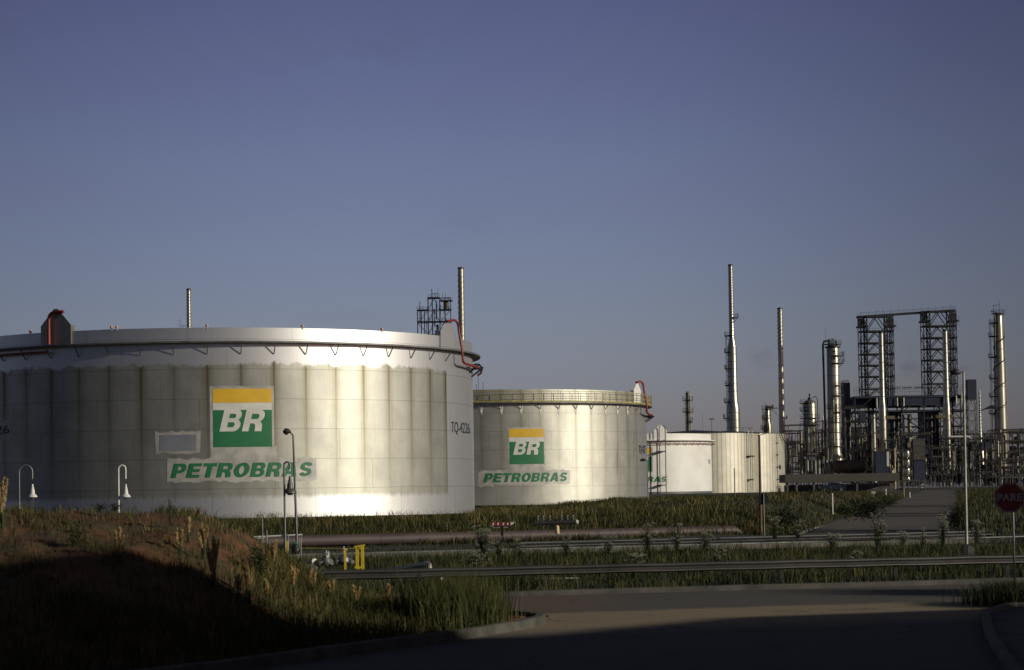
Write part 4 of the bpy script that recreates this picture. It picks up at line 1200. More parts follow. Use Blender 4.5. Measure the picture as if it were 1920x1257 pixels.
# red hydrant lines at the foot of the tanks
def redline(lb, pts, r, mat):
    P = [at(px, py, Y) for px, py, Y in pts]; b = P[0]
    t = thing('fire_water_line', lb, 'pipe', b); m = MB(); m.tube([p - b for p in P], r, 8); m.build('pipe', M[mat], t, True)
    for p in P[::1]: MB().box(p.x - b.x, p.y - b.y, gz(p.x, p.y) - b.z - .1, .3, .3, max(.15, p.z - gz(p.x, p.y))).build('support', M['concrete'], t)
redline('thin bright red pipe running behind the biggest tank to the middle tank', [(860, 959, 150), (950, 958, 150), (1060, 956.5, 152), (1180, 953.5, 154), (1262, 950, 156)], .07, 'red')
redline('pinkish red sloping pipe in front of the middle tank at its right', [(1120, 963, 132), (1180, 960, 132), (1225, 955.5, 132), (1265, 950.5, 132)], .12, 'red_dull')

# marker board
Y = 90.0; p = at(943, 1003, Y); t = thing('marker_board', 'small red and white striped board above a black plate on a dark post', 'sign', (p.x, p.y - .9, gz(p.x, p.y)))
k = Y / F0; zc = at(943, 981, Y).z - gz(p.x, p.y)
m = MB().box(-.05, 0, zc - 8 * k - .9, .17, .12, .95); m.build('post', M['black'], t)
b = MB().box(-.1, 0, zc - 5 * k, 36 * k, .06, 7 * k).build('board', M['red'], t)
for i, x in enumerate((-15, -6, 4, 12)):
    MB().prism([((x - 1.5) * k - .1, zc - 3.5 * k), ((x + 1) * k - .1, zc - 3.5 * k), ((x + 2) * k - .1, zc + 1 * k), ((x - .5) * k - .1, zc + 1 * k)], .02, 'y', -.045).build('stripe', M['white'], b)
MB().prism([(14 * k, zc - 4 * k), (18 * k, zc - 3 * k), (23 * k, zc + 2 * k), (15 * k, zc + 1.6 * k)], .08, 'y', 0).build('pointed_end', M['white'], t)
pl = MB().box(-.1, -.01, zc - 9.5 * k, 33 * k, .05, 4.3 * k).build('text_plate', M['black'], t)
rnd = random.Random(5); m = MB(); x = -15.0
while x < 13.5:
    w = rnd.uniform(.8, 1.3)
    m.box((x + w / 2) * k - .1, -.045, zc - 8.8 * k, w * k, .01, rnd.uniform(1.6, 2.4) * k); x += w + (.5 if rnd.random() < .85 else 1.6)
m.build('lettering', M['patch'], pl)

# valve manifold
Y = 98.0; p = at(1040, 981, Y); k = Y / F0; z0 = gz(p.x, p.y); zc = p.z - z0
t = thing('valve_manifold', 'dark header pipe with six upright valves and a white end cap', 'manifold', (p.x, p.y, z0))
hd = MB(); hd.tube([(-38 * k, 0, zc), (42 * k, 0, zc + .05)], 3.6 * k, 14); hd.build('header', M['pipe_dark'], t, True)
MB().tube([(40 * k, 0, zc + .05), (43 * k, 0, zc + .05), (44.5 * k, 0, zc + .05)], [4.2 * k, 4.2 * k, 2.2 * k], 14).build('end_cap', M['white'], t, True)
for x in (-32, -22, -10, 12, 23, 34):
    v = thing_ = MB(); v.tube([(x * k, 0, zc), (x * k, 0, zc + 8 * k)], .045, 8); v.lathe([(0, 0), (.02, .11), (.10, .13), (.18, .06), (.22, .05), (.30, .12), (.33, .12), (.34, 0)], 10, x * k, 0, z0=zc + 5 * k)
    v.tube([(x * k, 0, zc + 9 * k), (x * k, 0, zc + 15 * k)], .03, 6); v.tube([(x * k - .12, 0, zc + 13.5 * k), (x * k + .12, 0, zc + 13.5 * k)], .03, 6)
    vo = v.build('valve', M['steel_grey'], t, True)
    MB().lathe([(0, 0), (.01, .12), (.05, .12), (.06, 0)], 10, x * k, 0, z0=zc + 12 * k).build('hand_wheel', M['galv'], vo)
for x in (-25, 0, 25): MB().box(x * k, 0, -.1, .15, .15, zc).build('leg', M['steel_dark'], t)
# cream bollard
Y = 88.5; p = at(1045, 1001, Y); zt = at(1042, 985, Y)
m = MB().lathe([(0, .14), (zt.z - p.z - .12, .12), (zt.z - p.z - .03, .08), (zt.z - p.z, 0)], 14)
o = m.build('bollard', M['cream'], None, True); o.location = p; tag(o, 'short cream bollard standing beside the brown pipeline', 'bollard')
# white marker posts
for (px, pb, pt, Y, r, mat, lb) in [(1561, 952, 925, 140, .07, 'white', 'thin white marker post on the grass left of the access road'), (1661, 925, 917, 210, .09, 'white', 'short white post by the left edge of the access road'),
        (1695, 931, 916, 230, .08, 'yellow_dull', 'pale post at the far left edge of the access road'), (1706, 934, 923, 222, .08, 'white', 'pale post nearest the far bend of the access road'), (1818, 1044, 1024, 60, .25, 'concrete', 'low concrete marker post at the foot of the tall street lamp'),
        (616, 1052, 1034, 66, .035, 'white', 'short white vent post between the valves and the brown pipeline'), (1378, 940, 878, 180, .07, 'steel_grey', 'thin dark pole in front of the fluted cream tank')]:
    a, b = at(px, pb, Y), at(px, pt, Y); h = b.z - a.z
    m = MB()
    if mat == 'concrete': m.box(0, 0, -.2, .16, .16, h + .2); m.box(.14, 0, -.2, .10, .14, h + .15)
    else: m.lathe([(-.3, r), (h - .03, r), (h, r * .5), (h + .005, 0)], 10)
    if px == 1561: m.lathe([(-.8, r * .9), (-.3, r * .9)], 10)
    o = m.build('marker_post', M[mat], None, True); o.location = a; tag(o, lb, 'post')
# small weathered notice in the verge
p = at(1638, 926, 190); m = MB().box(0, 0, 0, .55, .04, .32); m.box(0, .03, -.5, .06, .05, .6)
o = m.build('notice_board', M['patch']); o.location = p; tag(o, 'small pale notice board low in the grass by the access road', 'notice board')

# ------------------------------------------------------------------ valve yard on the left
def yard(lb, pts, r, mat, name='insulated_pipe', cat='pipe'):
    P = [at(*q) for q in pts]; b = Vector((P[0].x, P[0].y, P[0].z)); t = thing(name, lb, cat, b)
    Q = [p - b for p in P]; full = []
    for i, q in enumerate(Q):
        if 0 < i < len(Q) - 1:
            a = q + (Q[i - 1] - q).normalized() * min(.25, (Q[i - 1] - q).length * .4); c = q + (Q[i + 1] - q).normalized() * min(.25, (Q[i + 1] - q).length * .4)
            full += elbow(a, c, q, 5)
        else: full.append(q)
    MB().tube(full, r, 14).build('pipe', M[mat], t, True)
    return t
t = yard('pale insulated pipe rising to an elbow behind the guard rail', [(700, 1080, 56), (720, 1073, 56), (798, 1058, 54), (805, 1060, 53), (804, 1078, 53)], .11, 'insul')
yard('pale pipe sloping under the guard rail right of the yellow frame', [(685, 1108, 52), (770, 1087, 51), (830, 1086, 50)], .085, 'insul')
yard('pale thick pipe ending in a blunt nose left of the valves', [(492, 1063, 60), (560, 1058, 58), (590, 1053, 57)], .12, 'insul')
yard('pale horizontal pipe carrying the two valves', [(500, 1066, 57), (560, 1063, 57), (664, 1054, 57)], .085, 'insul')
yard('lowest pale pipe just above the guard rail left of the valves', [(520, 1068, 53), (595, 1067, 53)], .10, 'insul')
yard('small pale pipe with an elbow beside the left yellow post', [(542, 1062, 60), (543, 1041, 60), (556, 1040, 60)], .05, 'white')
yard('thin dark yellow line strung between the yellow posts', [(560, 1028, 57), (650, 1029, 57), (690, 1028, 57)], .012, 'yellow_dull', 'cable', 'cable')
for (px, py, Y, s, lb) in ((612, 1056, 57, 1.0, 'left hooded grey valve on the pale pipe'), (645, 1053, 57, 1.15, 'right hooded grey valve beside the slim yellow post'), (555, 1034, 60, .8, 'dark valve with green spindle at the foot of the street lamp')):
    p = at(px, py, Y); t = thing('valve', lb, 'valve', (p.x, p.y, p.z - .12)); 
    b = MB(); b.lathe([(0, 0), (.0, .14 * s), (.12, .22 * s), (.26, .20 * s), (.34, .10 * s), (.42, .09 * s), (.43, 0)], 14); b.build('body', M['steel_dark' if px == 555 else 'galv'], t, True)
    f = MB()
    for sg in (-1, 1): f.tube([(sg * .22 * s, 0, .12), (sg * .27 * s, 0, .12)], .17 * s, 14)
    f.build('flange', M['galv'], t, True)
    w = MB(); w.tube([(0, 0, .4), (0, 0, .58 * s + .05)], .025, 6); w.lathe([(0, .13), (.03, .15), (.05, .13)], 14, z0=.5 * s); w.build('hand_wheel', M['green_logo'] if px == 555 else M['patch'], t, True)
    if px != 555:
        h_ = MB(); h_.prism([(-.30 * s, .10), (.05, .34), (.28, .22), (.30, .05), (.22, .05), (.0, .16)], .34, 'y'); h_.build('hood', M['patch'], t)
# yellow frames and posts
Y = 56; k = Y / F0; p = at(674, 1097, Y); H = at(674, 1024, Y).z - p.z
t = thing('pipe_guide', 'yellow steel frame of two double posts with cross bars', 'frame', p)
for x in (-4.0, 6.0):
    m = MB(); m.bar((x * k - .02, 0, 0), (x * k - .02, 0, H), .055); m.bar((x * k + .035, .16, 0), (x * k + .035, .16, H), .045); m.build('post', M['yellow'], t)
m = MB(); m.bar((-9 * k, 0, H - .04), (11 * k, 0, H + .03), .09, .06); m.bar((-8 * k, .12, H - .09), (9 * k, .12, H - .09), .05); m.bar((-8 * k, -.05, H * .45), (9 * k, -.05, H * .45), .06, .09); m.build('cross_bar', M['yellow'], t)
for px, pt, pb, lb in ((648, 1030, 1106, 'slim yellow post crossing the guard rail left of the yellow frame'), (539, 1016, 1066, 'yellow post between the two left lamp posts')):
    a, b = at(px, pb, 56), at(px, pt, 56); m = MB().box(0, 0, 0, .075, .075, b.z - a.z); m.box(0, 0, b.z - a.z, .09, .09, .02)
    o = m.build('yellow_post', M['yellow']); o.location = a; tag(o, lb, 'post')
# sampling rack
Y = 68; k = Y / F0; c = at(515, 1045, Y); zt = at(515, 1007, Y).z - c.z
t = thing('pipe_stand', 'light thin pipework rack on slim uprights left of the lamp posts', 'pipe rack', c)
m = MB(); m.tube([(-52 * k, 0, zt), (52 * k, .1, zt + .08)], .04, 8); m.tube([(-44 * k, .3, zt - .14), (-20 * k, .3, zt - .02), (10 * k, .3, zt + .06)], .035, 8); m.tube([(-48 * k, -.1, zt - .10), (-38 * k, -.1, zt - .09)], .06, 8)
m.build('pipe', M['white'], t, True)
for x, h in ((-22, 1.9), (-14, 1.35), (18, 1.6), (26, 1.1), (47, 1.0), (50, 1.0)):
    MB().tube([(x * k, 0, -.2), (x * k, 0, h * zt / 1.0)], .022, 6).build('upright', M['galv'], t)
MB().box(30 * k, 0, .2, 22 * k, .04, .05).build('cross_bar', M['galv'], t)

# ------------------------------------------------------------------ lamps
def gooseneck(lb, pxp, pxl, ptop, pbell, pb, Y, mat, bellr=.27, shade='white'):
    base = at(pxp, pb, Y); k = Y / F0
    zt = at(pxl, ptop, Y).z - base.z; zb_ = at(pxl, pbell, Y).z - base.z; dx = at(pxl, pbell, Y).x - base.x
    t = thing('gooseneck_lamp', lb, 'street lamp', base, 0, 'gooseneck lamps')
    r = abs(dx) / 2
    pts = [(0, 0, 0), (0, 0, zt - r)] + [(dx / 2 - dx / 2 * cos(a), 0, zt - r + r * 1.05 * sin(a)) for a in [pi * i / 12 for i in range(1, 12)]] + [(dx, 0, zt - r), (dx, 0, zb_ + 1.05)]
    MB().tube(pts, .045, 10).build('pole', M[mat], t, True)
    s = bellr / .27
    MB().lathe([(.0, 0), (.005, .20 * s), (.03, bellr), (.07, bellr * .98), (.15, .21 * s), (.20, .165 * s), (.22, .13 * s), (.44, .115 * s), (.46, .085 * s), (.58, .08 * s), (.60, .055 * s), (.75, .05)], 24, dx, 0, z0=zb_).build('lamp_shade', M[shade], t, True)
    MB().lathe([(-.07, .0), (-.06, .10), (-.02, .13), (.02, .14)], 16, dx, 0, z0=zb_).build('glass', M['galv'], t, True)
    return t
gooseneck('left gooseneck lamp with white bell shade above the bank crest', 37, 61, 873, 933.5, 1030, 79, 'galv')
gooseneck('second gooseneck lamp with white bell shade, pale pole rising from the bank crest', 223.5, 236, 873, 933.5, 1030, 79, 'white')
gooseneck('gooseneck lamp with grey bell shade overlapping the last letters on the biggest tank', 535, 544, 867, 926, 1055, 60, 'galv', .28, 'steel_grey')
def lamp(lb, pb, pt, Y, head, r0, r1, mat):
    base = at(*pb, Y); top = at(*pt, Y) - base
    t = thing('street_lamp', lb, 'street lamp', base)
    MB().tube([(0, 0, -.3), (top.x * .5, 0, top.z * .5), (top.x, 0, top.z)], [r0, (r0 + r1) / 2, r1], 12).build('pole', M[mat], t, True)
    k = Y / F0; hx, hz, L = head
    MB().tube([(top.x, 0, top.z), (top.x + hx * .5 * k, 0, top.z + hz * .7 * k), (top.x + hx * k, 0, top.z + hz * k)], .035, 8).build('arm', M[mat], t, True)
    c = Vector((top.x + hx * k, 0, top.z + hz * k)); sg = -1 if hx < 0 else 1
    h = MB(); h.tube([c - Vector((sg * .1, 0, 0)), c + Vector((sg * .05, 0, .03)), c + Vector((sg * L * .5, 0, .03)), c + Vector((sg * L, 0, -.03))], [.05, .13, .15, .06], 12)
    ho = h.build('lamp_head', M['steel_dark'], t, True)
    MB().box(c.x + sg * L * .45, 0, c.z - .14, L * .6, .16, .04).build('lens', M['galv'], ho)
    return t
lamp('slightly leaning dark street lamp in front of the slanted lettering', (558, 1048), (549.5, 817), 66, (-8, 7, .26), .066, .042, 'steel_grey')
lt = lamp('tall pale street lamp post standing before the refinery at the right', (1812.5, 1040), (1806.5, 697), 62, (-9, -2, .35), .078, .045, 'insul')
MB().box(.02, 0, -.9, .36, .36, 1.35).build('pole_base', M['steel_dark'], lt)
MB().box(-.01, 0, 2.85, .34, .05, .05).build('pole_bracket', M['steel_dark'], lt)
lamp('thin lamp post at the right edge of the middle tank', (1216.5, 958), (1213.5, 866), 140, (-4, 3, .5), .07, .05, 'galv')

# ------------------------------------------------------------------ signs
def octagon(r, flat=True): return [(r * cos(radians(22.5 + 45 * i)), r * sin(radians(22.5 + 45 * i))) for i in range(8)]
Y = 41.0; c = at(1893.5, 933.5, Y); z0 = .1
t = thing('stop_sign', 'red octagonal stop sign reading PARE at the right edge', 'road sign', (c.x, c.y, z0), -radians(22))
zc = c.z - z0; rr = .455
pn = MB().prism([(x, y + zc) for x, y in octagon(rr)], .02, 'y').build('sign_plate', M['sign_red'], t)
m = MB(); o_, i_ = octagon(rr * .945), octagon(rr * .905)
for i in range(8):
    j = (i + 1) % 8; m.add([(o_[i][0], -.014, o_[i][1] + zc), (o_[j][0], -.014, o_[j][1] + zc), (i_[j][0], -.014, i_[j][1] + zc), (i_[i][0], -.014, i_[i][1] + zc)], [(0, 1, 2, 3)])
m.build('border', M['sign_white'], pn)
vv, ff = curve_text('PARE', .022, 1.06); w, h = .70, .215
MB().add([((x - .5) * w, -.016, (y - .5) * h + zc + .01) for x, y in vv], ff).build('lettering', M['sign_white'], pn, label='white lettering PARE')
MB().tube([(.07, .05, -.1), (.07, .05, zc + .3)], .032, 10).build('post', M['galv'], t, True)
Y = 97.0; c = at(1430.5, 936, Y); z0 = gz(c.x, c.y)
t = thing('road_sign', 'black octagonal back of a road sign on a thin pale post', 'road sign', (c.x, c.y, z0))
zc = c.z - z0
MB().prism([(x, y + zc) for x, y in octagon(.415)], .02, 'y').build('sign_plate', M['black'], t)
MB().tube([(.06, -.05, -.1), (.04, -.05, zc + .38)], .035, 8).build('post', M['galv'], t, True)
a, b = at(1427, 1000, 98), at(1423.5, 816, 98)
m = MB().tube([(0, 0, 0), (b.x - a.x, 0, b.z - a.z)], [.11, .075], 10)
t = thing('utility_pole', 'brown wooden pole behind the sign seen from behind, dark against the fluted tank', 'pole', (a.x, a.y, a.z))
MB().tube([(0, 0, -.3), (b.x - a.x, 0, b.z - a.z)], [.11, .075], 10).build('pole', M['wood'], t, True)
MB().bar((b.x - a.x - .1, 0, b.z - a.z - .05), (b.x - a.x + .5, 0, b.z - a.z + .12), .05).build('bracket', M['steel_dark'], t)
# fence at the far right
t = thing('railing', 'thin steel railing on the grassy rise at the far right', 'railing', at(1875, 908, 170)); k = 170 / F0
m = MB(); m.bar((0, 0, .75), (70 * k, 0, .80), .09); m.build('top_rail', M['galv'], t)
for x in (0, 12, 24, 36, 48): MB().bar((x * k, 0, -.6), (x * k, 0, .78), .09).build('post', M['galv'], t)

# fallen orange barrier in the grass behind the kerb
t = thing('fallen_barrier', 'faded brown and white board lying in the grass under the guard rail', 'barrier', (at(1030, 1089, 50).x, 75.0, .16), .1)
MB().box(-.1, 0, -.02, 1.1, .5, .05).build('board', M['wood'], t); MB().box(.8, 0, -.02, .5, .10, .04).build('white_bar', M['patch'], t)

# ------------------------------------------------------------------ refinery (local units are photo pixels at that distance)
def unit(name, label, cat, bx, by, Y, group=None):
    if Y >= 320 and bx > 1280 and Y % 1 == 0: Y = max(Y + 22, 394)      # the refinery stands well behind the last tank
    t = thing(name, label, cat, at(bx, by, Y), 0, group); return t, Y / F0
def helix(m, r, z0, z1, turns, w, starts=3, n=22):
    for s in range(starts):
        pts = [(r(z0 + (z1 - z0) * i / (n * turns)) * cos(2 * pi * (i / n + s / starts)), r(z0 + (z1 - z0) * i / (n * turns)) * sin(2 * pi * (i / n + s / starts)), z0 + (z1 - z0) * i / (n * turns)) for i in range(int(n * turns) + 1)]
        m.tube(pts, w, 4, False)
def rail_ring(m, r, z, h, a0=0, a1=2 * pi, t=.28, n=12, x=0):
    for zz in (z + h, z + h * .5):
        m.tube([(x + r * cos(a0 + (a1 - a0) * i / n), r * sin(a0 + (a1 - a0) * i / n), zz) for i in range(n + 1)], t / 2, 4, False)
    for i in range(n + 1):
        a = a0 + (a1 - a0) * i / n; m.bar((x + r * cos(a), r * sin(a), z), (x + r * cos(a), r * sin(a), z + h), t)
def platform(t, k, r_in, r_out, z, mat='steel_dark', a0=0.0, a1=2 * pi, h=6.5):
    m = MB(k); m.lathe([(z, r_in), (z, r_out), (z - 1.1, r_out), (z - 1.1, r_in)], 16, a0=a0, a1=a1)
    rail_ring(m, r_out, z, h, a0, a1)
    for i in range(5):
        a = a0 + (a1 - a0) * i / 4; m.bar((r_out * .95 * cos(a), r_out * .95 * sin(a), z - 1), (r_in * cos(a), r_in * sin(a), z - 1 - (r_out - r_in)), .45)
    return m.build('platform', M[mat], t)
def ladder(t, k, x, y, z0, z1, w=2.2, mat='steel_dark', cage=True):
    m = MB(k); m.bar((x - w / 2, y, z0), (x - w / 2, y, z1), .35); m.bar((x + w / 2, y, z0), (x + w / 2, y, z1), .35)
    z = z0
    while z < z1:
        m.bar((x - w / 2, y, z), (x + w / 2, y, z), .25); z += 2.2
    if cage:
        z = z0 + 5
        while z < z1: m.bar((x - w * .8, y - w, z), (x + w * .8, y - w, z), .3); m.bar((x - w * .8, y - w, z), (x - w * .8, y, z), .3); m.bar((x + w * .8, y - w, z), (x + w * .8, y, z), .3); z += 5
        for q in (-.8, 0, .8): m.bar((x + w * q, y - w, z0 + 5), (x + w * q, y - w, z1), .22)
    return m.build('ladder', M[mat], t)

STK = 'slender chimney stacks of the refinery'
def stack(label, bx, by, ytop, Y, prof, mat='alu', strake=None, bands=(), sw=.45):
    """prof: (height fraction px from base, radius px)"""
    t, k = unit('chimney_stack', label, 'chimney stack', bx, by, Y, STK)
    MB(k).lathe(prof + [(prof[-1][0], prof[-1][1] * .8), (prof[-1][0] - 4, prof[-1][1] * .8)], 28).build('shaft', M[mat], t, True)
    rf = lambda z: interp(prof, z) + .2
    if strake:
        m = MB(k); helix(m, rf, strake[0], strake[1], strake[2], sw, strake[3] if len(strake) > 3 else 3); m.build('helical_strake', M['steel_grey'], t)
    if bands:
        for z in bands: MB(k).lathe([(z - .5, rf(z)), (z - .5, rf(z) + .35), (z + .5, rf(z) + .35), (z + .5, rf(z))], 28).build('flange_ring', M['steel_grey'], t)
    m = MB(k); z = prof[-1][0]; m.lathe([(z - 3, prof[-1][1] + .35), (z + .3, prof[-1][1] + .35), (z + .3, prof[-1][1] - .3)], 24); m.build('cap', M['steel_dark'], t)
    return t, k

# behind the big tank
stack('small straked chimney peeping over the biggest tank at the left', 355, 680, 541, 330, [(0, 3.9), (139, 3.7)], 'alu', (3, 136, 11, 2), (), .55)
t, k = unit('antenna_mast', 'thin mast and rail beside the small chimney over the biggest tank', 'mast', 338, 680, 330)
m = MB(k); m.bar((0, 0, 0), (0, 0, 82), .5); m.bar((0, 0, 69), (24, 0, 69), .6); m.bar((6, 0, 66), (6, 0, 72), .4); m.build('mast', M['steel_dark'], t)
stack('thick dark grey straked chimney behind the right end of the biggest tank', 867, 720, 501, 300, [(0, 5.9), (120, 5.6), (219, 5.4)], 'alu_dull', (112, 206, 4.6, 2), (60, 90, 112), .55)
def lattice(t, k, x0, x1, y0, y1, levels, w=1.0, wb=.9, brace=True, mat='steel_dark', mid=(), mirror=False, name='frame', kstyle=False):
    m = MB(k)
    for x in [x0, x1] + list(mid):
        for y in (y0, y1): m.bar((x, y, levels[0]), (x, y, levels[-1]), w)
    for i, z in enumerate(levels):
        for y in (y0, y1): m.bar((x0, y, z), (x1, y, z), wb)
        for x in (x0, x1): m.bar((x, y0, z), (x, y1, z), wb)
    if brace:
        for i in range(len(levels) - 1):
            a, b = levels[i], levels[i + 1]; xm = (x0 + x1) / 2
            for y in (y0, y1):
                if kstyle: m.bar((x0, y, a), (xm, y, b), w * .65); m.bar((x1, y, a), (xm, y, b), w * .65)
                elif (i % 2) ^ mirror: m.bar((x0, y, a), (x1, y, b), w * .65)
                else: m.bar((x1, y, a), (x0, y, b), w * .65)
            m.bar((x0, y0, a), (x0, y1, b), w * .6); m.bar((x1, y1, a), (x1, y0, b), w * .6)
    return m.build(name, M[mat], t)
t, k = unit('lattice_tower', 'dark lattice tower structure rising behind the biggest tank beside the thick chimney', 'steel structure', 816, 680, 330)
lattice(t, k, -32, -12, -10, 10, [0, 30, 52, 75, 98], .9, .9, True, mid=(-25, -19))
lattice(t, k, -12, 10, -12, 12, [0, 30, 52, 76, 98, 121], 1.2, 1.1, True, kstyle=True, mid=(-4,))
lattice(t, k, 10, 30, -10, 10, [0, 30, 52, 76, 98, 121], .9, .9, True, mid=(20,))
rnd = random.Random(3)
m = MB(k)
for x, z0, z1 in ((-5, 120, 139), (-4, 120, 139), (7, 120, 139), (2, 120, 130), (-28, 98, 104), (-22, 98, 106), (-14, 98, 104), (16, 121, 131), (21, 121, 129), (26, 115, 126)): m.bar((x, 0, z0), (x, 0, z1), .7)
m.bar((-5, 0, 130), (8, 0, 130), .8); m.bar((-32, -10, 104), (-12, -10, 104), .4)
m.build('mast', M['steel_dark'], t)
for z, xa, xb in ((98, -33, -11), (121, -12, 10), (115, 10, 34), (98, 10, 32), (76, -32, 32)):
    m = MB(k); m.box((xa + xb) / 2, 0, z, xb - xa, 24, 1.2)
    for zz in (3, 6): m.bar((xa, -12, z + zz), (xb, -12, z + zz), .35)
    for i in range(6): m.bar((lerp(xa, xb, i / 5), -12, z), (lerp(xa, xb, i / 5), -12, z + 6), .35)
    m.build('platform', M['steel_dark' if z != 115 else 'steel_olive'], t)
m = MB(k)
for i in range(14):
    x = rnd.uniform(-28, 26); z = rnd.uniform(0, 90); m.tube([(x, rnd.uniform(-6, 6), z), (x, rnd.uniform(-6, 6), z + rnd.uniform(15, 40))], rnd.uniform(.5, 1.3), 6)
for i in range(8):
    x = rnd.uniform(0, 10); z = rnd.uniform(20, 85); m.lathe([(0, 2.2), (9, 2.2), (10, 0)], 12, x, rnd.uniform(-8, 8), z0=z)
m.build('pipework', M['steel_olive'], t, True)
m = MB(k); m.lathe([(98, 5), (112, 5), (115, 3)], 16, 22, 0); m.lathe([(20, 3.4), (60, 3.4)], 12, 4, -6); m.build('vessel', M['steel_olive'], t, True)

# tall central stacks
t, k = stack('tallest chimney with a wide ribbed base, tapering to a thin straked tip', 1376, 840, 495, 420,
      [(0, 13), (70, 12.6), (73, 12.4), (92, 8.7), (188, 8.4), (190, 8.3), (208, 4.4), (262, 4.2), (345, 3.9)], 'alu', (212, 342, 13, 2), (10, 24, 38, 52, 66, 106, 120, 134, 148, 162, 176, 188), .6)
for z, r, a0, a1 in ((245, 4.4, -1.2, 1.6), (211, 4.6, 1.6, 4.9), (180, 8.6, 2.2, 4.3), (149, 8.6, 2.4, 4.2), (118, 8.8, 2.2, 4.2), (86, 11, 2.3, 4.2), (56, 12.8, 2.5, 3.9)):
    platform(t, k, r, r + (9 if z > 200 else 6), z, 'steel_dark', a0, a1, 7)
ladder(t, k, -11, -2, 56, 212, 2.0)
stack('tall thin straked chimney left of the big column', 1467, 830, 577, 430, [(0, 6.4), (60, 5.6), (150, 4.9), (253, 4.4)], 'alu', (170, 250, 5.5, 2), (20, 45, 70, 95, 120, 145), .6)
t, k = unit('platform_arm', 'small railed landings on the thin straked chimney', 'landing', 1466, 830, 430)
m = MB(k); m.box(-13, -1, 64, 14, 8, 1.1); m.bar((-19, -2, 64), (-6, -2, 50), .6); rail_ring(m, 5.5, 65, 6, 2.4, 3.9, x=-11); m.box(8, 0, 44, 6, 7, 1); rail_ring(m, 4, 45, 5, -1, 1, x=7); m.build('landing', M['steel_olive'], t)

def column(label, bx, by, Y, prof, mat, plats, lad=None, pipes=(), bands=(), top='dome', name='distillation_column', cat='column', pm='steel_dark'):
    t, k = unit(name, label, cat, bx, by, Y, 'process columns of the refinery')
    z1, r1 = prof[-1]
    pr = list(prof)
    if top == 'dome': pr += [(z1 + r1 * .35, r1 * .9), (z1 + r1 * .6, r1 * .55), (z1 + r1 * .7, 0)]
    MB(k).lathe(pr, 28).build('shell', M[mat], t, True)
    for z, a0, a1, ex in plats: platform(t, k, interp(prof, z), interp(prof, z) + ex, z, pm, a0, a1)
    if lad:
        for l in lad: ladder(t, k, *l)
    for pts, r, pmat in pipes: MB(k).tube(pts, r, 8).build('pipe', M[pmat], t, True)
    if bands:
        for z in bands: rr_ = interp(prof, z); MB(k).lathe([(z - .5, rr_), (z - .5, rr_ + .5), (z + .5, rr_ + .5), (z + .5, rr_)], 28).build('band', M['steel_grey'], t)
    return t, k
t, k = column('slim dark column standing above the white tank', 1291, 830, 400, [(0, 4.2), (92, 3.6)], 'steel_olive', [(80, 0, 2 * pi, 6.5), (58, 0, 2 * pi, 6.5), (40, -1, 1, 5)], [(-4.5, -3, 0, 82, 2)], [([(4.2, -2, 20), (4.6, -2, 88), (2, -2, 95)], .7, 'alu_dull'), ([(-3, -3, 10), (-3, -3, 86)], .6, 'ochre')])
m = MB(k); m.bar((-6, 0, 92), (6, 0, 93), .8); m.bar((-1, 0, 90), (-4, 0, 96), .6); m.bar((-2, 0, 96), (4, 0, 95), .8); m.build('crown_beam', M['steel_dark'], t)
t, k = unit('floodlight_mast', 'small floodlight mast above the white tank roof', 'floodlight mast', 1335, 830, 380)
m = MB(k); m.bar((0, 0, 0), (0, 0, 44), .7); m.build('pole', M['steel_dark'], t); m = MB(k); m.box(0, 0, 44, 8, 3, 1.2); m.box(-3, -1, 42, 2, 1, 2); m.box(3, -1, 42, 2, 1, 2); m.build('floodlight', M['steel_dark'], t)
t, k = unit('antenna_mast', 'hair-thin mast between the slim dark column and the floodlight mast', 'mast', 1318, 830, 390); MB(k).bar((0, 0, 0), (0, 0, 54), .35).build('mast', M['steel_dark'], t) 
t, k = column('short yellowish column with dark landings between the two tall chimneys', 1440, 830, 385, [(0, 7.5), (32, 7), (42, 4.6), (66, 4.2)], 'alu_dull', [(63, 0, 2 * pi, 6.5), (45, 2, 4.5, 6), (26, 2.2, 4.4, 6)], [(-9, -3, 10, 60, 2)], [([(5, -3, 0), (6, -3, 60), (2, -3, 68)], .9, 'ochre'), ([(-6, -4, 10), (-6, -4, 58)], .8, 'ochre')], (12, 22, 50), pm='steel_olive')
MB(k).tube([(-2, 0, 66), (-4, 0, 76)], .6, 6).build('vent_pipe', M['steel_dark'], t); MB(k).box(4, 0, 64, 9, 9, 4).build('top_box', M['steel_olive'], t)
t, k = column('domed silver column with ringed landings left of the big column', 1520, 850, 374, [(0, 12), (92, 11.5)], 'alu_dull', [(94, 1.6, 4.7, 7), (80, 1.8, 4.6, 7), (66, 0, 2 * pi, 7), (53, 0, 2 * pi, 7.5)], [(-12, -5, 20, 95, 2)], [([(14, -4, 40), (14.5, -4, 100), (11, -4, 107), (6, -3, 104)], .9, 'steel_dark'), ([(-5, -12, 0), (-5, -12, 50)], 1.1, 'alu')], (30, 72, 86))
m = MB(k); m.lathe([(98, 4), (104, 3.6), (105, 1.2), (108, 1.3), (110, 2), (112, 0)], 14); m.build('top_dome', M['steel_dark'], t, True)
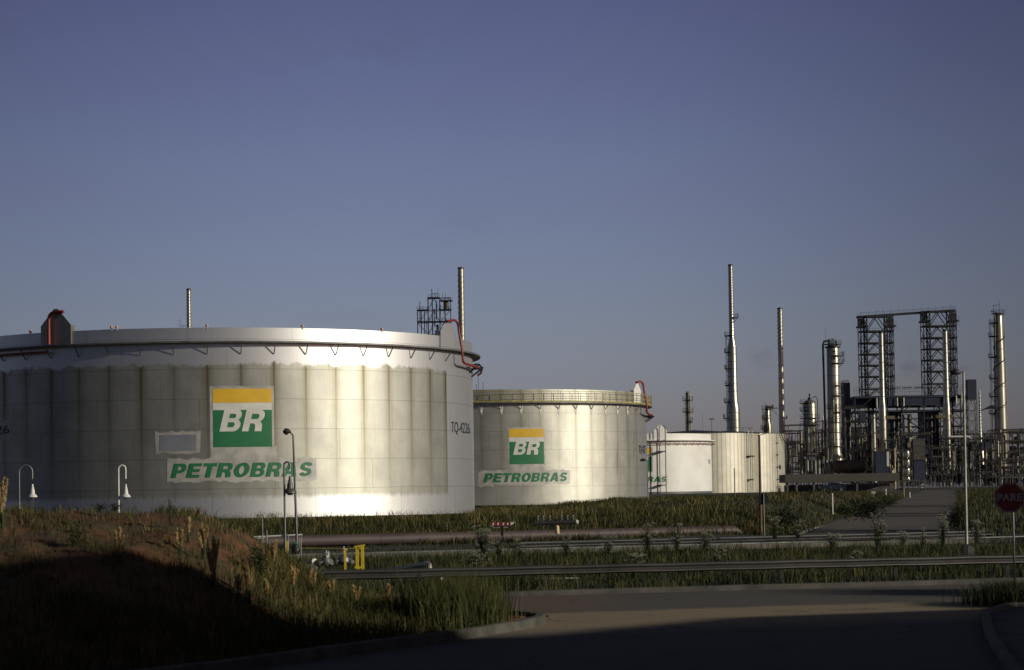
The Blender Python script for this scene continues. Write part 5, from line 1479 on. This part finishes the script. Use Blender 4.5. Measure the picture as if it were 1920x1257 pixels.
t, k = column('biggest tall silver column with side landings and a dark overhead pipe', 1566, 885, 378, [(0, 17), (22, 16.5), (38, 12.2), (140, 11.8), (232, 11.4)], 'alu_dull',
      [(240, 0, 2 * pi, 5), (218, -1.9, .7, 8), (204, -1.9, .7, 8), (162, -1.5, .6, 7), (143, -1.9, .7, 8), (120, -2.4, 4.1, 2.5), (112, -1.6, .5, 9), (93, -2.6, 3.9, 2.5), (74, -2.6, 3.9, 2), (48, -2.6, .9, 6)],
      [(19.5, -4, 202, 226, 2.2), (17, -5, 110, 165, 2.2), (18, -4, 60, 112, 2.2)],
      [([(-17, -3, 30), (-18.5, -3, 238), (-16.5, -3, 245), (-8, -3, 246)], 2.0, 'steel_navy'), ([(3, -13, 90), (3, -13, 126), (8, -13, 127), (8, -13, 110)], .8, 'ochre'), ([(-2, -12, 40), (-2, -12, 135)], .7, 'alu')], (60, 100, 180))
m = MB(k); rnd = random.Random(8)
for i in range(16): a = rnd.uniform(0, 6.28); x, y = 9 * cos(a), 9 * sin(a); m.bar((x, y, 236), (x * .8, y * .8, rnd.uniform(244, 252)), .9)
m.lathe([(233, 15), (235, 15), (236, 10)], 20); m.bar((-13, 0, 240), (-13, 0, 270), .3); m.build('crown_frame', M['steel_dark'], t)
m = MB(k); m.lathe([(0, 1.6), (3, 1.6)], 10, 2, -12.3, z0=224); m.lathe([(0, 1.6), (3, 1.6)], 10, 2, -12.3, z0=211); m.build('manhole', M['steel_dark'], t)

# dark coke-drum structure with the twin derricks
t, k = unit('derrick_structure', 'pair of tall dark lattice derricks joined by a top beam, on a dark platform block', 'steel structure', 1706, 905, 420)
for s, dx, dz in ((0, -58, 0), (1, 60, 8)):
    LV = [160, 176 + dz, 199 + dz, 220 + dz, 241 + dz, 262 + dz, 284 + dz, 312 + dz]
    lattice(t, k, dx - 19, dx + 19, -16, 16, LV, 2.3, 2.3, True, kstyle=True, name='derrick')
    lattice(t, k, dx - 31, dx - 19, -14, 14, LV, 1.2, 1.8, True, mid=(dx - 25,), name='derrick')
    lattice(t, k, dx + 19, dx + 31, -14, 14, LV, 1.2, 1.8, True, mid=(dx + 24, dx + 28), name='derrick')
    for z in LV[2:-1]:
        m = MB(k); m.box(dx, 0, z, 63, 34, 1.5)
        for i in range(12): m.bar((dx - 31 + i * 5.6, -17, z), (dx - 31 + i * 5.6, -17, z + 5.5), .3)
        m.bar((dx - 31, -17, z + 5.5), (dx + 31, -17, z + 5.5), .3); m.build('landing', M['steel_dark'], t)
    for sx in (-27, 28):
        m = MB(k); m.box(dx + sx, 0, 292 + dz, 15, 30, 3); m.box(dx + sx, 0, 295 + dz, 9, 12, 14)
        for i in range(5): m.bar((dx + sx - 8 + i * 4, -16, 285 + dz), (dx + sx - 8 + i * 4, -16, 303 + dz), .4)
        m.build('winch_platform', M['steel_dark'], t)
m = MB(k); m.box(0, 0, 0, 1, 1, 1) if False else None
m.bar((-93, -6, 312), (91, -6, 322), 2.2, 3.6); m.bar((-93, 6, 312), (91, 6, 322), 2.2, 3.6)
m.bar((-93, -8, 319), (91, -8, 328), .4)
for i in range(44): x = -93 + i * 4.28; z = 313 + (x + 93) * .054; m.bar((x, -8, z), (x, -8, z + 6), .3)
for i in range(13): x = -86 + i * 14; z = 313 + (x + 93) * .054; m.bar((x, -8, z), (x, -8, z + 10), .35)
m.build('top_beam', M['steel_dark'], t)
# platform block
m = MB(k); m.box(0, 0, 158, 212, 60, 4); m.box(-8, 8, 141, 190, 40, 18); m.box(0, 0, 132, 212, 56, 3); m.box(-6, -28, 143, 120, 2, 14)
m.build('platform_block', M['steel_navy'], t)
m = MB(k)
for zz in (168, 173, 178): m.bar((-106, -30, zz), (106, -30, zz + 2), .4)
for i in range(48): m.bar((-106 + i * 4.5, -30, 162), (-106 + i * 4.5, -30, 178), .4)
for i in range(6): x = -60 + i * 22; m.tube([(x, -31, 176), (x + 18, -31, 176.5)], .9, 6)
m.build('handrail', M['steel_dark'], t)
LB = [0, 24, 50, 76, 104, 132, 160]
for xa, xb in ((-104, -70), (-70, -44), (-16, 24), (54, 78), (78, 104)):
    lattice(t, k, xa, xb, -28, 28, LB, 2.0, 1.8, True, name='frame')
for xa, xb in ((-46, -16), (24, 54)):
    m = MB(k); m.box((xa + xb) / 2, 4, 20, xb - xa, 40, 112); m.build('drum_housing', M['steel_navy'], t)
m = MB(k)
for x in (-96, -84, -76, -64, -52, 56, 62, 67, 71, 76, 82, 88): m.tube([(x, -24, rnd.uniform(0, 40)), (x, -24, rnd.uniform(90, 135))], rnd.uniform(.8, 1.8), 8)
m.build('pipework', M['steel_olive'], t, True)
m = MB(k); m.tube([(0, -10, 20), (0, -10, 128)], 3.8, 14); m.tube([(-8, 8, 40), (-8, 8, 128)], 2.0, 10); m.build('centre_pipe', M['alu_dull'], t, True)
for x, z0, z1 in ((-64, 140, 158), (-52, 138, 160), (-26, 142, 158), (-14, 142, 158), (66, 142, 160), (84, 146, 160), (94, 148, 164)): MB(k).tube([(x, -32, z0), (x, -32, z1)], .9, 6).build('vent_pipe', M['alu_dull'], t, True)
m = MB(k)
for z in (40, 66, 92, 118): m.box(0, -20, z, 208, 10, 1.6)
m.build('walkway', M['steel_dark'], t)
for i, x in enumerate((-30, -22, 33, 40, 46)):
    MB(k).tube([(x, -18, 30), (x, -18, 135)], 1.0, 6).build('pipe', M['ochre' if i % 2 else 'steel_grey'], t, True)

t, k = stack('left silver chimney inside the twin derricks', 1657, 880, 622, 395, [(0, 7.2), (48, 7.2), (90, 7.4), (118, 6.6), (132, 5.2), (258, 4.5)], 'alu', None, (8, 28, 48, 74, 92, 118, 136, 152, 168, 184, 200, 216, 232))
m = MB(k); m.box(9, -3, 94, 26, 6, 1.2); m.box(9, -6, 94, 26, .6, 5.5); m.build('landing', M['ochre'], t)
t, k = stack('right silver chimney inside the twin derricks', 1777.5, 880, 618, 395, [(0, 7.2), (70, 7.2), (92, 7.3), (118, 6.8), (134, 5.4), (262, 4.6)], 'alu', None, (8, 28, 50, 72, 92, 120, 136, 152, 168, 184, 200, 218, 236))
m = MB(k); m.box(-4, -3, 96, 34, 6, 1.2); m.box(-4, -6, 96, 34, .6, 5.5); m.build('landing', M['ochre'], t)

t, k = unit('elevator_shaft', 'dark closed tower box between the biggest column and the derricks', 'tower', 1589, 905, 408)
m = MB(k); m.box(0, 0, 60, 15, 15, 127); m.build('cladding', M['steel_navy'], t)
lattice(t, k, -7, 7, -7, 7, [0, 20, 40, 60], 1.0, 1.0)
m = MB(k); rail_ring(m, 6, 187, 5, 0, 2 * pi); m.build('handrail', M['steel_dark'], t)
t, k = unit('elevator_shaft', 'dark box on a lattice tower right of the derricks', 'tower', 1825, 905, 408)
MB(k).box(0, 0, 155, 17, 15, 38).build('cladding', M['steel_navy'], t)
lattice(t, k, -8, 8, -8, 8, [0, 20, 40, 60, 78, 97, 116, 135, 155], 1.1, 1.0, kstyle=True, mat='steel_grey')
t, k = unit('vent_stack', 'thin bright ribbed pipe stack beside the lattice tower with the dark box', 'vent stack', 1840, 880, 400)
MB(k).lathe([(0, 6.5), (36, 6.2), (58, 2.2), (148, 1.5)], 20).build('shaft', M['alu'], t, True)
m = MB(k)
for z in range(64, 148, 7): m.lathe([(z - .5, 1.8), (z - .5, 2.4), (z + .5, 2.4), (z + .5, 1.8)], 12)
m.build('bands', M['steel_dark'], t)

t, k = column('tall straked column at the right edge with ladder and landings on its left', 1879, 905, 395, [(0, 12), (120, 11.5), (215, 10.4), (292, 8.4), (312, 8.2)], 'alu_dull',
     [(300, 1.5, 4.4, 9), (275, 2.0, 4.3, 10), (236, 2.0, 4.3, 10), (196, 2.2, 4.2, 9), (162, 2.2, 4.2, 9), (130, 2.2, 4.2, 10), (318, 0, 2 * pi, 4)],
     [(-17, -3, 160, 300, 2.4), (-18, -3, 75, 160, 2.4)], [([(12, -2, 60), (11, -2, 310), (8, -2, 318), (3, -2, 318)], .8, 'steel_grey'), ([(-9, -7, 240), (-8, -7, 312), (-4, -5, 320)], 1.4, 'steel_olive')], (60, 100, 140, 180, 250))
m = MB(k); helix(m, lambda z: interp([(0, 12), (120, 11.5), (215, 10.4), (292, 8.4)], z) + .3, 110, 300, 4.6, 1.2, 1); m.build('helical_strake', M['steel_dark'], t)
m = MB(k); m.bar((-8, 0, 318), (-8, 0, 334), .6); m.bar((-8, 0, 332), (2, 0, 334), .8); m.bar((2, 0, 318), (3, 0, 342), .5); m.bar((-14, 0, 322), (-4, 0, 320), 1); m.build('davit', M['steel_dark'], t)
t, k = unit('flare_arm', 'pointed dark pipe arm reaching left from the right-hand column', 'pipe arm', 1862, 905, 392)
m = MB(k); m.tube([(-24, 0, 134), (-12, 0, 138), (0, 0, 142), (8, 0, 141)], [.6, 1.2, 3.6, 3.4], 10); m.bar((2, 0, 0), (2, 0, 140), .9); m.build('arm', M['steel_dark'], t, True)

# low buildings and drums in front
t, k = unit('canopy_building', 'long low building with a pale concrete roof slab in front of the refinery', 'building', 1573, 922, 300)
MB(k).box(0, 0, 18, 212, 90, 15).build('roof_slab', M['slab'], t)
MB(k).box(0, 12, -10, 196, 50, 14 + 9).build('wall', M['concrete_dark'], t)
m = MB(k)
for i in range(24): m.box(-90 + i * 7.9, -13.2, 9, 6, .5, 5)
m.build('window', M['glass_dark'], t)
for x in (-101, -84, -52, 28, 90, 97): MB(k).box(x, -38, -12, 3.4, 3.4, 30).build('pillar', M['concrete'], t)
MB(k).box(-62, -14, -8, 30, 1, 14).build('door', M['steel_navy'], t)
t, k = unit('vertical_cylinders', 'row of grey upright cylinders standing behind the roof slab', 'tank row', 1535, 893, 387.5)
for i in range(7): MB(k).lathe([(0, 3.4), (29, 3.4), (31, 2), (31.5, 0)], 14, -21 + i * 7.2, 0).build('cylinder', M['concrete_dark'] if i % 3 == 1 else M['steel_grey'], t, True)
t, k = unit('horizontal_drum', 'brownish horizontal drum behind the roof slab', 'drum', 1593, 890, 387.5)
MB(k).tube([(-33, 0, 15), (-31, 0, 15), (-28, 0, 15), (28, 0, 15), (31, 0, 15), (33, 0, 15)], [1, 8, 12, 12, 8, 1], 24).build('shell', M['brown_vessel'], t, True)
for x in (-20, 20): MB(k).box(x, 0, 0, 4, 12, 6).build('support', M['concrete_dark'], t)
for x in (-18, -4, 10, 22): MB(k).tube([(x, -2, 26), (x, -2, 31)], 1.0, 8).build('nozzle', M['steel_grey'], t)
t, k = unit('equipment_house', 'blue-grey sheet-clad box building behind the roof slab', 'building', 1653, 893, 384.5)
MB(k).box(0, 0, 0, 25, 22, 46).build('wall', M['steel_navy'], t); MB(k).box(10.5, -11.5, 18, 4.5, .6, 28).build('bright_panel', M['white'], t); MB(k).box(-1, 0, 46, 30, 26, 1.4).build('roof', M['steel_grey'], t)
MB(k).box(-1, 0, 50, 34, 26, .9).build('pipe_tray', M['galv'], t)
t, k = unit('equipment_house', 'grey panelled box with dark base right of the shiny segmented vessel', 'building', 1723, 905, 378.5)
MB(k).box(0, 0, 42, 22, 20, 38).build('wall', M['concrete_dark'], t); MB(k).box(0, 1, 0, 20, 18, 42).build('base', M['steel_navy'], t); MB(k).box(0, 0, 80, 25, 22, 1.2).build('roof', M['steel_grey'], t)
m = MB(k)
for z in (42, 55, 68): m.box(0, -10.2, z, 22, .3, .6)
m.build('panel_joint', M['steel_dark'], t)
t, k = unit('segmented_vessel', 'shiny bulging stack of bright vessels at the end of the roof slab', 'vessel', 1700.5, 912, 372.5)
for i in range(4): MB(k).lathe([(0, 3), (2, 6.2), (8, 7), (13, 6.2), (15.5, 3)], 24, 0, 0, z0=4 + i * 16).build('vessel', M['alu'], t, True)
m = MB(k); lat = lattice(t, k, -9, 9, -9, 9, [0, 19, 35, 51, 68], .9, .9, False, mat='steel_olive')
t, k = unit('vent_post', 'pale vertical pipe at the right end of the roof slab', 'vent pipe', 1679, 912, 300)
MB(k).tube([(0, 0, -5), (0, 0, 72)], 1.2, 10).build('pipe', M['cream'], t, True); MB(k).box(-4, 0, 14, 4, 4, 16).build('junction_box', M['white'], t)
t, k = unit('loop_pipe', 'bright pipe that runs level then bends down near the tall street lamp', 'pipe', 1800, 905, 375)
MB(k).tube([(-20, 0, 86), (14, 0, 86)] + elbow((14, 0, 86), (23, 0, 76), (23, 0, 86)) + [(23, 0, 76), (23, 0, 36)], 1.6, 10).build('pipe', M['white'], t, True)
MB(k).tube([(-20, 4, 71), (10, 4, 71)] + elbow((10, 4, 71), (20, 4, 62), (20, 4, 71)) + [(20, 4, 62), (20, 4, 20)], 2.2, 10).build('pipe', M['steel_grey'], t, True)
for x in (-16, -2, 12): MB(k).bar((x, 0, 0), (x, 0, 84), 1.2).build('support', M['steel_dark'], t)
# straked bright pipe in the middle of the unit
stack('short bright straked chimney low between biggest column and left derrick', 1640, 905, 775, 388.5, [(0, 4.6), (10, 4.4), (130, 4.0)], 'alu', (12, 126, 4, 1), (20,), .8)

# pipe racks and process frames: each is one open steel structure full of pipes
def rack(label, bx, by, Y, w, d, h, seed, lv=4, bay=14, pipes=14, bright=.25, rails=True, mat='steel_dark', infill=.35):
    t, k = unit('process_unit', label, 'steel structure', bx, by, Y, 'open process frames of the refinery'); rnd = random.Random(seed)
    m = MB(k); n = max(1, int(w / bay)); L = [h * (i + 1) / lv for i in range(lv)]
    for i in range(n + 1):
        x = -w / 2 + w * i / n
        for y in (-d / 2, d / 2): m.bar((x, y, -6), (x, y, h + rnd.uniform(0, 3)), 1.0)
        for z in L: m.bar((x, -d / 2, z), (x, d / 2, z), .8)
    for z in L:
        for y in (-d / 2, d / 2): m.bar((-w / 2, y, z), (w / 2, y, z), 1.0)
    for i in range(n):
        z = rnd.choice([0] + L[:-1]); xa = -w / 2 + w * i / n; xb = -w / 2 + w * (i + 1) / n
        m.bar((xa, -d / 2, z), (xb, -d / 2, z + h / lv), .6)
    m.build('frame', M[mat], t)
    for i in range(n):
        for j, z in enumerate([0] + L[:-1]):
            if rnd.random() < infill * (1.25 - .25 * j):
                xa = -w / 2 + w * i / n; ww = w / n
                MB(k).box(xa + ww * .5 + rnd.uniform(-2, 2), rnd.uniform(0, d * .2), z + 1.2, ww * rnd.uniform(.55, .95), d * .5, h / lv * rnd.uniform(.45, .9)).build('equipment_box', M[rnd.choice(['steel_navy', 'steel_dark', 'steel_dark', 'steel_dark', 'steel_navy', 'brown_vessel'])], t)
    for z in L:
        if rnd.random() < .75:
            q = MB(k); q.box(0, 0, z + .5, w, d * .8, .6)
            if rails:
                for zz in (3, 5.6): q.bar((-w / 2, -d / 2, z + zz), (w / 2, -d / 2, z + zz), .35)
                for i in range(int(w / 4) + 1): q.bar((-w / 2 + i * 4, -d / 2, z), (-w / 2 + i * 4, -d / 2, z + 5.6), .3)
            q.build('walkway', M['steel_olive' if rnd.random() < .35 else 'steel_dark'], t)
    for i in range(pipes):
        mt = M['alu'] if rnd.random() < bright * .5 else M[rnd.choice(['alu_dull', 'ochre', 'steel_olive', 'steel_grey', 'brown_pipe', 'pipe_dark', 'steel_olive', 'pipe_dark'])]
        r = rnd.choice([.5, .7, .9, 1.3]); q = MB(k); y = rnd.uniform(-d / 2, d / 2) - 1
        ty = rnd.random()
        if ty < .35:
            z = rnd.choice(L) + rnd.uniform(1, 4); xa = rnd.uniform(-w / 2, 0); xb = xa + rnd.uniform(.3, 1) * (w / 2 - xa)
            q.tube([(xa, y, z), (xb, y, z)], r, 8)
        elif ty < .75:
            x = rnd.uniform(-w / 2, w / 2); z = rnd.uniform(-4, h * .6); q.tube([(x, y, z), (x, y, z + rnd.uniform(.25, .6) * h)], r, 8)
        else:
            x = rnd.uniform(-w / 2, w / 2); z = rnd.uniform(0, h * .7); s = rnd.choice([-1, 1]); L2 = rnd.uniform(4, 12)
            q.tube([(x, y, z)] + [(x, y, z + L2)] + elbow((x, y, z + L2), (x + s * 3, y, z + L2 + 3), (x, y, z + L2 + 3), 4) + [(x + s * (3 + L2), y, z + L2 + 3)], r, 8)
        q.build('pipe', mt, t, True)
    for i in range(max(2, int(w / 16))):
        q = MB(k); r = rnd.uniform(1.8, 4.5); hh = rnd.uniform(.12, .4) * h; x = rnd.uniform(-w / 2 + 4, w / 2 - 4); z = rnd.choice([-4] + L[:-1]) + 1
        if rnd.random() < .6: q.lathe([(0, r * .3), (1, r), (hh, r), (hh + r * .4, 0)], 18, x, rnd.uniform(-d / 2, 0), z0=z)
        else: q.tube([(x - r * 2, 0, z + r), (x - r * 1.8, 0, z + r), (x + r * 1.8, 0, z + r), (x + r * 2, 0, z + r)], [r * .5, r, r, r * .5], 16)
        q.build('vessel', M[rnd.choice(['alu_dull', 'steel_grey', 'steel_olive', 'brown_vessel'])], t, True)
    return t, k
rack('crowded open frame directly right of the last fluted tank', 1492, 905, 372, 44, 26, 96, 101, 4, 13, 26, .5)
rack('frame of pipes at the foot of the domed column', 1527, 900, 384, 46, 24, 88, 102, 4, 12, 26, .5)
rack('tall narrow frame hugging the left side of the biggest column', 1545, 900, 372, 22, 18, 110, 103, 6, 10, 16, .3)
rack('cluttered frame filling the gap right of the biggest column', 1606, 900, 388, 42, 26, 134, 104, 5, 12, 40, .55)
rack('frame behind the blue-grey clad box', 1634, 905, 405, 40, 26, 120, 105, 5, 12, 26, .5)
rack('frame at the foot of the left derrick chimney', 1670, 905, 372, 36, 24, 78, 106, 4, 12, 26, .4)
rack('dark frame right of the grey panelled box', 1758, 908, 362, 52, 26, 66, 107, 4, 12, 26, .3)
rack('low frame in front of the derrick block under its centre gap', 1712, 905, 385, 70, 22, 88, 112, 4, 14, 26, .35)
rack('frame around the foot of the right derrick chimney', 1790, 908, 380, 50, 26, 84, 108, 4, 12, 30, .45)
rack('frame between the lattice tower and the right-hand column', 1846, 908, 372, 48, 26, 84, 109, 4, 12, 34, .6)
rack('long frame with hooped pipes at the right edge of the picture', 1905, 908, 378, 70, 26, 96, 110, 5, 14, 44, .6)
rack('low dark frame below the hooped pipes at the right edge', 1880, 912, 340, 100, 24, 48, 111, 3, 14, 34, .5)
rack('deep dark frame in the haze behind the domed column', 1505, 905, 440, 90, 40, 92, 201, 5, 10, 40, .15, infill=.75)
rack('deep dark frame behind the biggest column and the gap right of it', 1590, 905, 440, 90, 40, 100, 202, 5, 10, 40, .15, infill=.8)
rack('deep dark frame behind the legs of the derrick block', 1700, 905, 450, 110, 40, 78, 203, 4, 10, 40, .15, infill=.8)
rack('deep dark frame behind the right derrick and lattice tower', 1808, 905, 440, 110, 40, 90, 204, 5, 10, 40, .15, infill=.75)
rack('deep dark frame behind the hooped pipes', 1900, 905, 430, 90, 40, 92, 205, 5, 10, 40, .15, infill=.75)
rack('low pipe rack lit by the sun beyond the end of the access road', 1708, 922, 305, 50, 14, 20, 113, 2, 10, 16, .9, False, 'steel_grey')
t, k = unit('hoop_pipes', 'row of dark arched pipes above the frame at the right edge', 'pipes', 1890, 908, 385)
for i in range(6):
    x = -36 + i * 15; MB(k).tube([(x, 0, 88)] + elbow((x, 0, 96), (x + 5, 0, 101), (x, 0, 101)) + elbow((x + 8, 0, 101), (x + 13, 0, 96), (x + 13, 0, 101)) + [(x + 13, 0, 88)], 1.1, 8).build('pipe', M['steel_dark'], t, True)
MB(k).tube([(-30, 3, 101), (60, 3, 103)], 1.5, 8).build('header', M['steel_dark'], t, True)
t, k = unit('process_bench', 'horizontal pipe bridge left of the domed column', 'pipe bridge', 1490, 905, 395)
MB(k).tube([(-18, 0, 107), (24, 0, 108)], 1.6, 8).build('pipe', M['steel_grey'], t, True)
for x in (-10, 12): MB(k).bar((x, 0, 0), (x, 0, 106), 1.0).build('support', M['steel_dark'], t)

# parked car half hidden by the meadow
Yc = 250; c0 = at(1560, 921, Yc)
t = thing('parked_car', 'dark car with a shiny curved roof half hidden by the grass before the low building', 'car', (c0.x, c0.y, c0.z - .1), .05)
side = [(-2.3, .35), (-2.35, .75), (-2.2, .95), (-1.35, 1.02), (-.55, 1.50), (.2, 1.60), (1.1, 1.52), (1.95, 1.05), (2.35, .95), (2.4, .5), (2.3, .33)]
m = MB(); sec = [(-.86, 0), (-.8, .02)]
n = len(side); vs = []; fs = []
for y, ins in ((-.88, .10), (-.80, .0), (.80, .0), (.88, .10)):
    for x, z in side: vs.append((x * (1 - ins * .1), y * (1 - (.16 if z > 1.1 else 0)), z - (ins * .3 if z > 1.2 else 0)))
for a in range(3):
    for i in range(n): j = (i + 1) % n; fs.append((a * n + i, a * n + j, (a + 1) * n + j, (a + 1) * n + i))
fs += [tuple(range(n - 1, -1, -1)), tuple(3 * n + i for i in range(n))]
m.add(vs, fs); m.build('body', M['car_paint'], t)
m = MB()
for s in (-1, 1): m.prism([(-1.15, 1.05), (-.5, 1.42), (.15, 1.50), (1.0, 1.44), (1.65, 1.08)], .03, 'y', s * .80)
m.build('window', M['glass_dark'], t)
MB().box(.25, 0, 1.61, 1.6, 1.2, .03).build('roof_panel', M['galv'], t)
for x in (-1.45, 1.5):
    for s in (-1, 1):
        w = MB().tube([(x, s * .72, .33), (x, s * .92, .33)], .33, 20).build('wheel', M['tyre'], t, True); MB().tube([(x, s * .90, .33), (x, s * .935, .33)], .2, 14).build('rim', M['galv'], w, True)
for s in (-.6, .6): MB().box(-2.36, s, .68, .06, .3, .14).build('headlight', M['white'], t)

# ------------------------------------------------------------------ what stands beside the viewer and shades the crossing
sx_, sy_ = sin(SUN_AZ), -cos(SUN_AZ); nx_, ny_ = cos(SUN_AZ), sin(SUN_AZ)
def sc(tt, cc, z=0): return Vector((tt * sx_ + cc * nx_, tt * sy_ + cc * ny_, z))
wh = thing('warehouse', 'sheet-clad warehouse with a lean-to roof beside the road', 'building', sc(15, 40))
b0 = sc(15, 40); tE = tan(SUN_EL)
prof = [(-25, 13.6), (39.7, 13.1), (40.7, 11.2), (41.5, 9.5), (43.0, 8.8), (50.5, 8.2), (55.8, 6.5), (59, 6.2)]
vs = []; fs = []
for tt in (15, 33):
    for cc, h in prof: vs += [sc(tt, cc, -.1) - b0, sc(tt, cc, h) - b0]
n = len(prof)
for i in range(n - 1):
    a = 2 * i; fs.append((a, a + 2, a + 3, a + 1)); b = 2 * n + a; fs.append((b + 2, b, b + 1, b + 3))
fs += [(0, 1, 2 * n + 1, 2 * n), (2 * n - 2, 4 * n - 2, 4 * n - 1, 2 * n - 1)]
MB().add(vs, fs).build('wall', M['warehouse'], wh)
vs = []; fs = []
for tt in (14.7, 33.3):
    for cc, h in prof: vs.append(sc(tt, cc, h + .004) - b0)
for i in range(n - 1): fs.append((i, i + 1, n + i + 1, n + i))
MB().add(vs, fs).build('roof', M['steel_grey'], wh)
def tree(label, x, y, H, R, seed, n=5200, leaf=.32, lo=.3):
    rnd = random.Random(seed); z0 = gz(x, y)
    t = thing('tree', label, 'tree', (x, y, z0), 0, 'trees beside the road')
    tr = MB(); lf = MB(); tips = []
    tr.tube([(0, 0, -.2), (.1, 0, H * .3), (.15, .1, H * .62)], [.26, .19, .1], 8)
    for i in range(14):
        a = rnd.uniform(0, 2 * pi); z = H * rnd.uniform(lo * .8, .6); e = Vector((R * rnd.uniform(.5, .95) * cos(a), R * rnd.uniform(.5, .95) * sin(a), H * rnd.uniform(lo + .1, .97)))
        if e.z > H * .8: e.x *= .5; e.y *= .5
        tr.tube([(.1, 0, z), Vector((.1, 0, z)).lerp(e, .5) + Vector((0, 0, .3)), e], [.09, .06, .02], 5); tips.append(e)
    for i in range(n):
        e = rnd.choice(tips); c = e + Vector((rnd.gauss(0, R * .22), rnd.gauss(0, R * .22), rnd.gauss(0, H * .07)))
        d = Vector((rnd.uniform(-1, 1), rnd.uniform(-1, 1), rnd.uniform(-1, .6))).normalized() * leaf * rnd.uniform(.6, 1.3); w = d.orthogonal().normalized() * leaf * .25
        lf.add([c, c + d * .5 + w, c + d, c + d * .5 - w], [(0, 1, 2, 3)])
    tr.build('trunk', M['bark'], t, True); lf.build('crown', M['leaf'], t)
    return t
p = sc(11, 63.2); tree('low bushy tree right of the stop sign, out of the picture', p.x, p.y, 6.9, 3.0, 71, 12000, .3, .15)
tree('tree beyond the right edge nearest the access road', 58, 142, 13, 3.6, 72, 9000)
tree('slim tree beyond the right edge farther along the access road', 84, 196, 16, 2.4, 78, 6000)
tree('farthest slim tree beyond the right edge', 96, 236, 17, 2.6, 79, 6000)
tree('second tree beyond the right edge shading the access road', 88, 183, 14, 4.6, 73)
tree('third tree beyond the right edge shading the access road', 103, 225, 13, 4.5, 74)
tree('tree beyond the right edge behind the street lamp', 50, 114, 11, 3.6, 75)
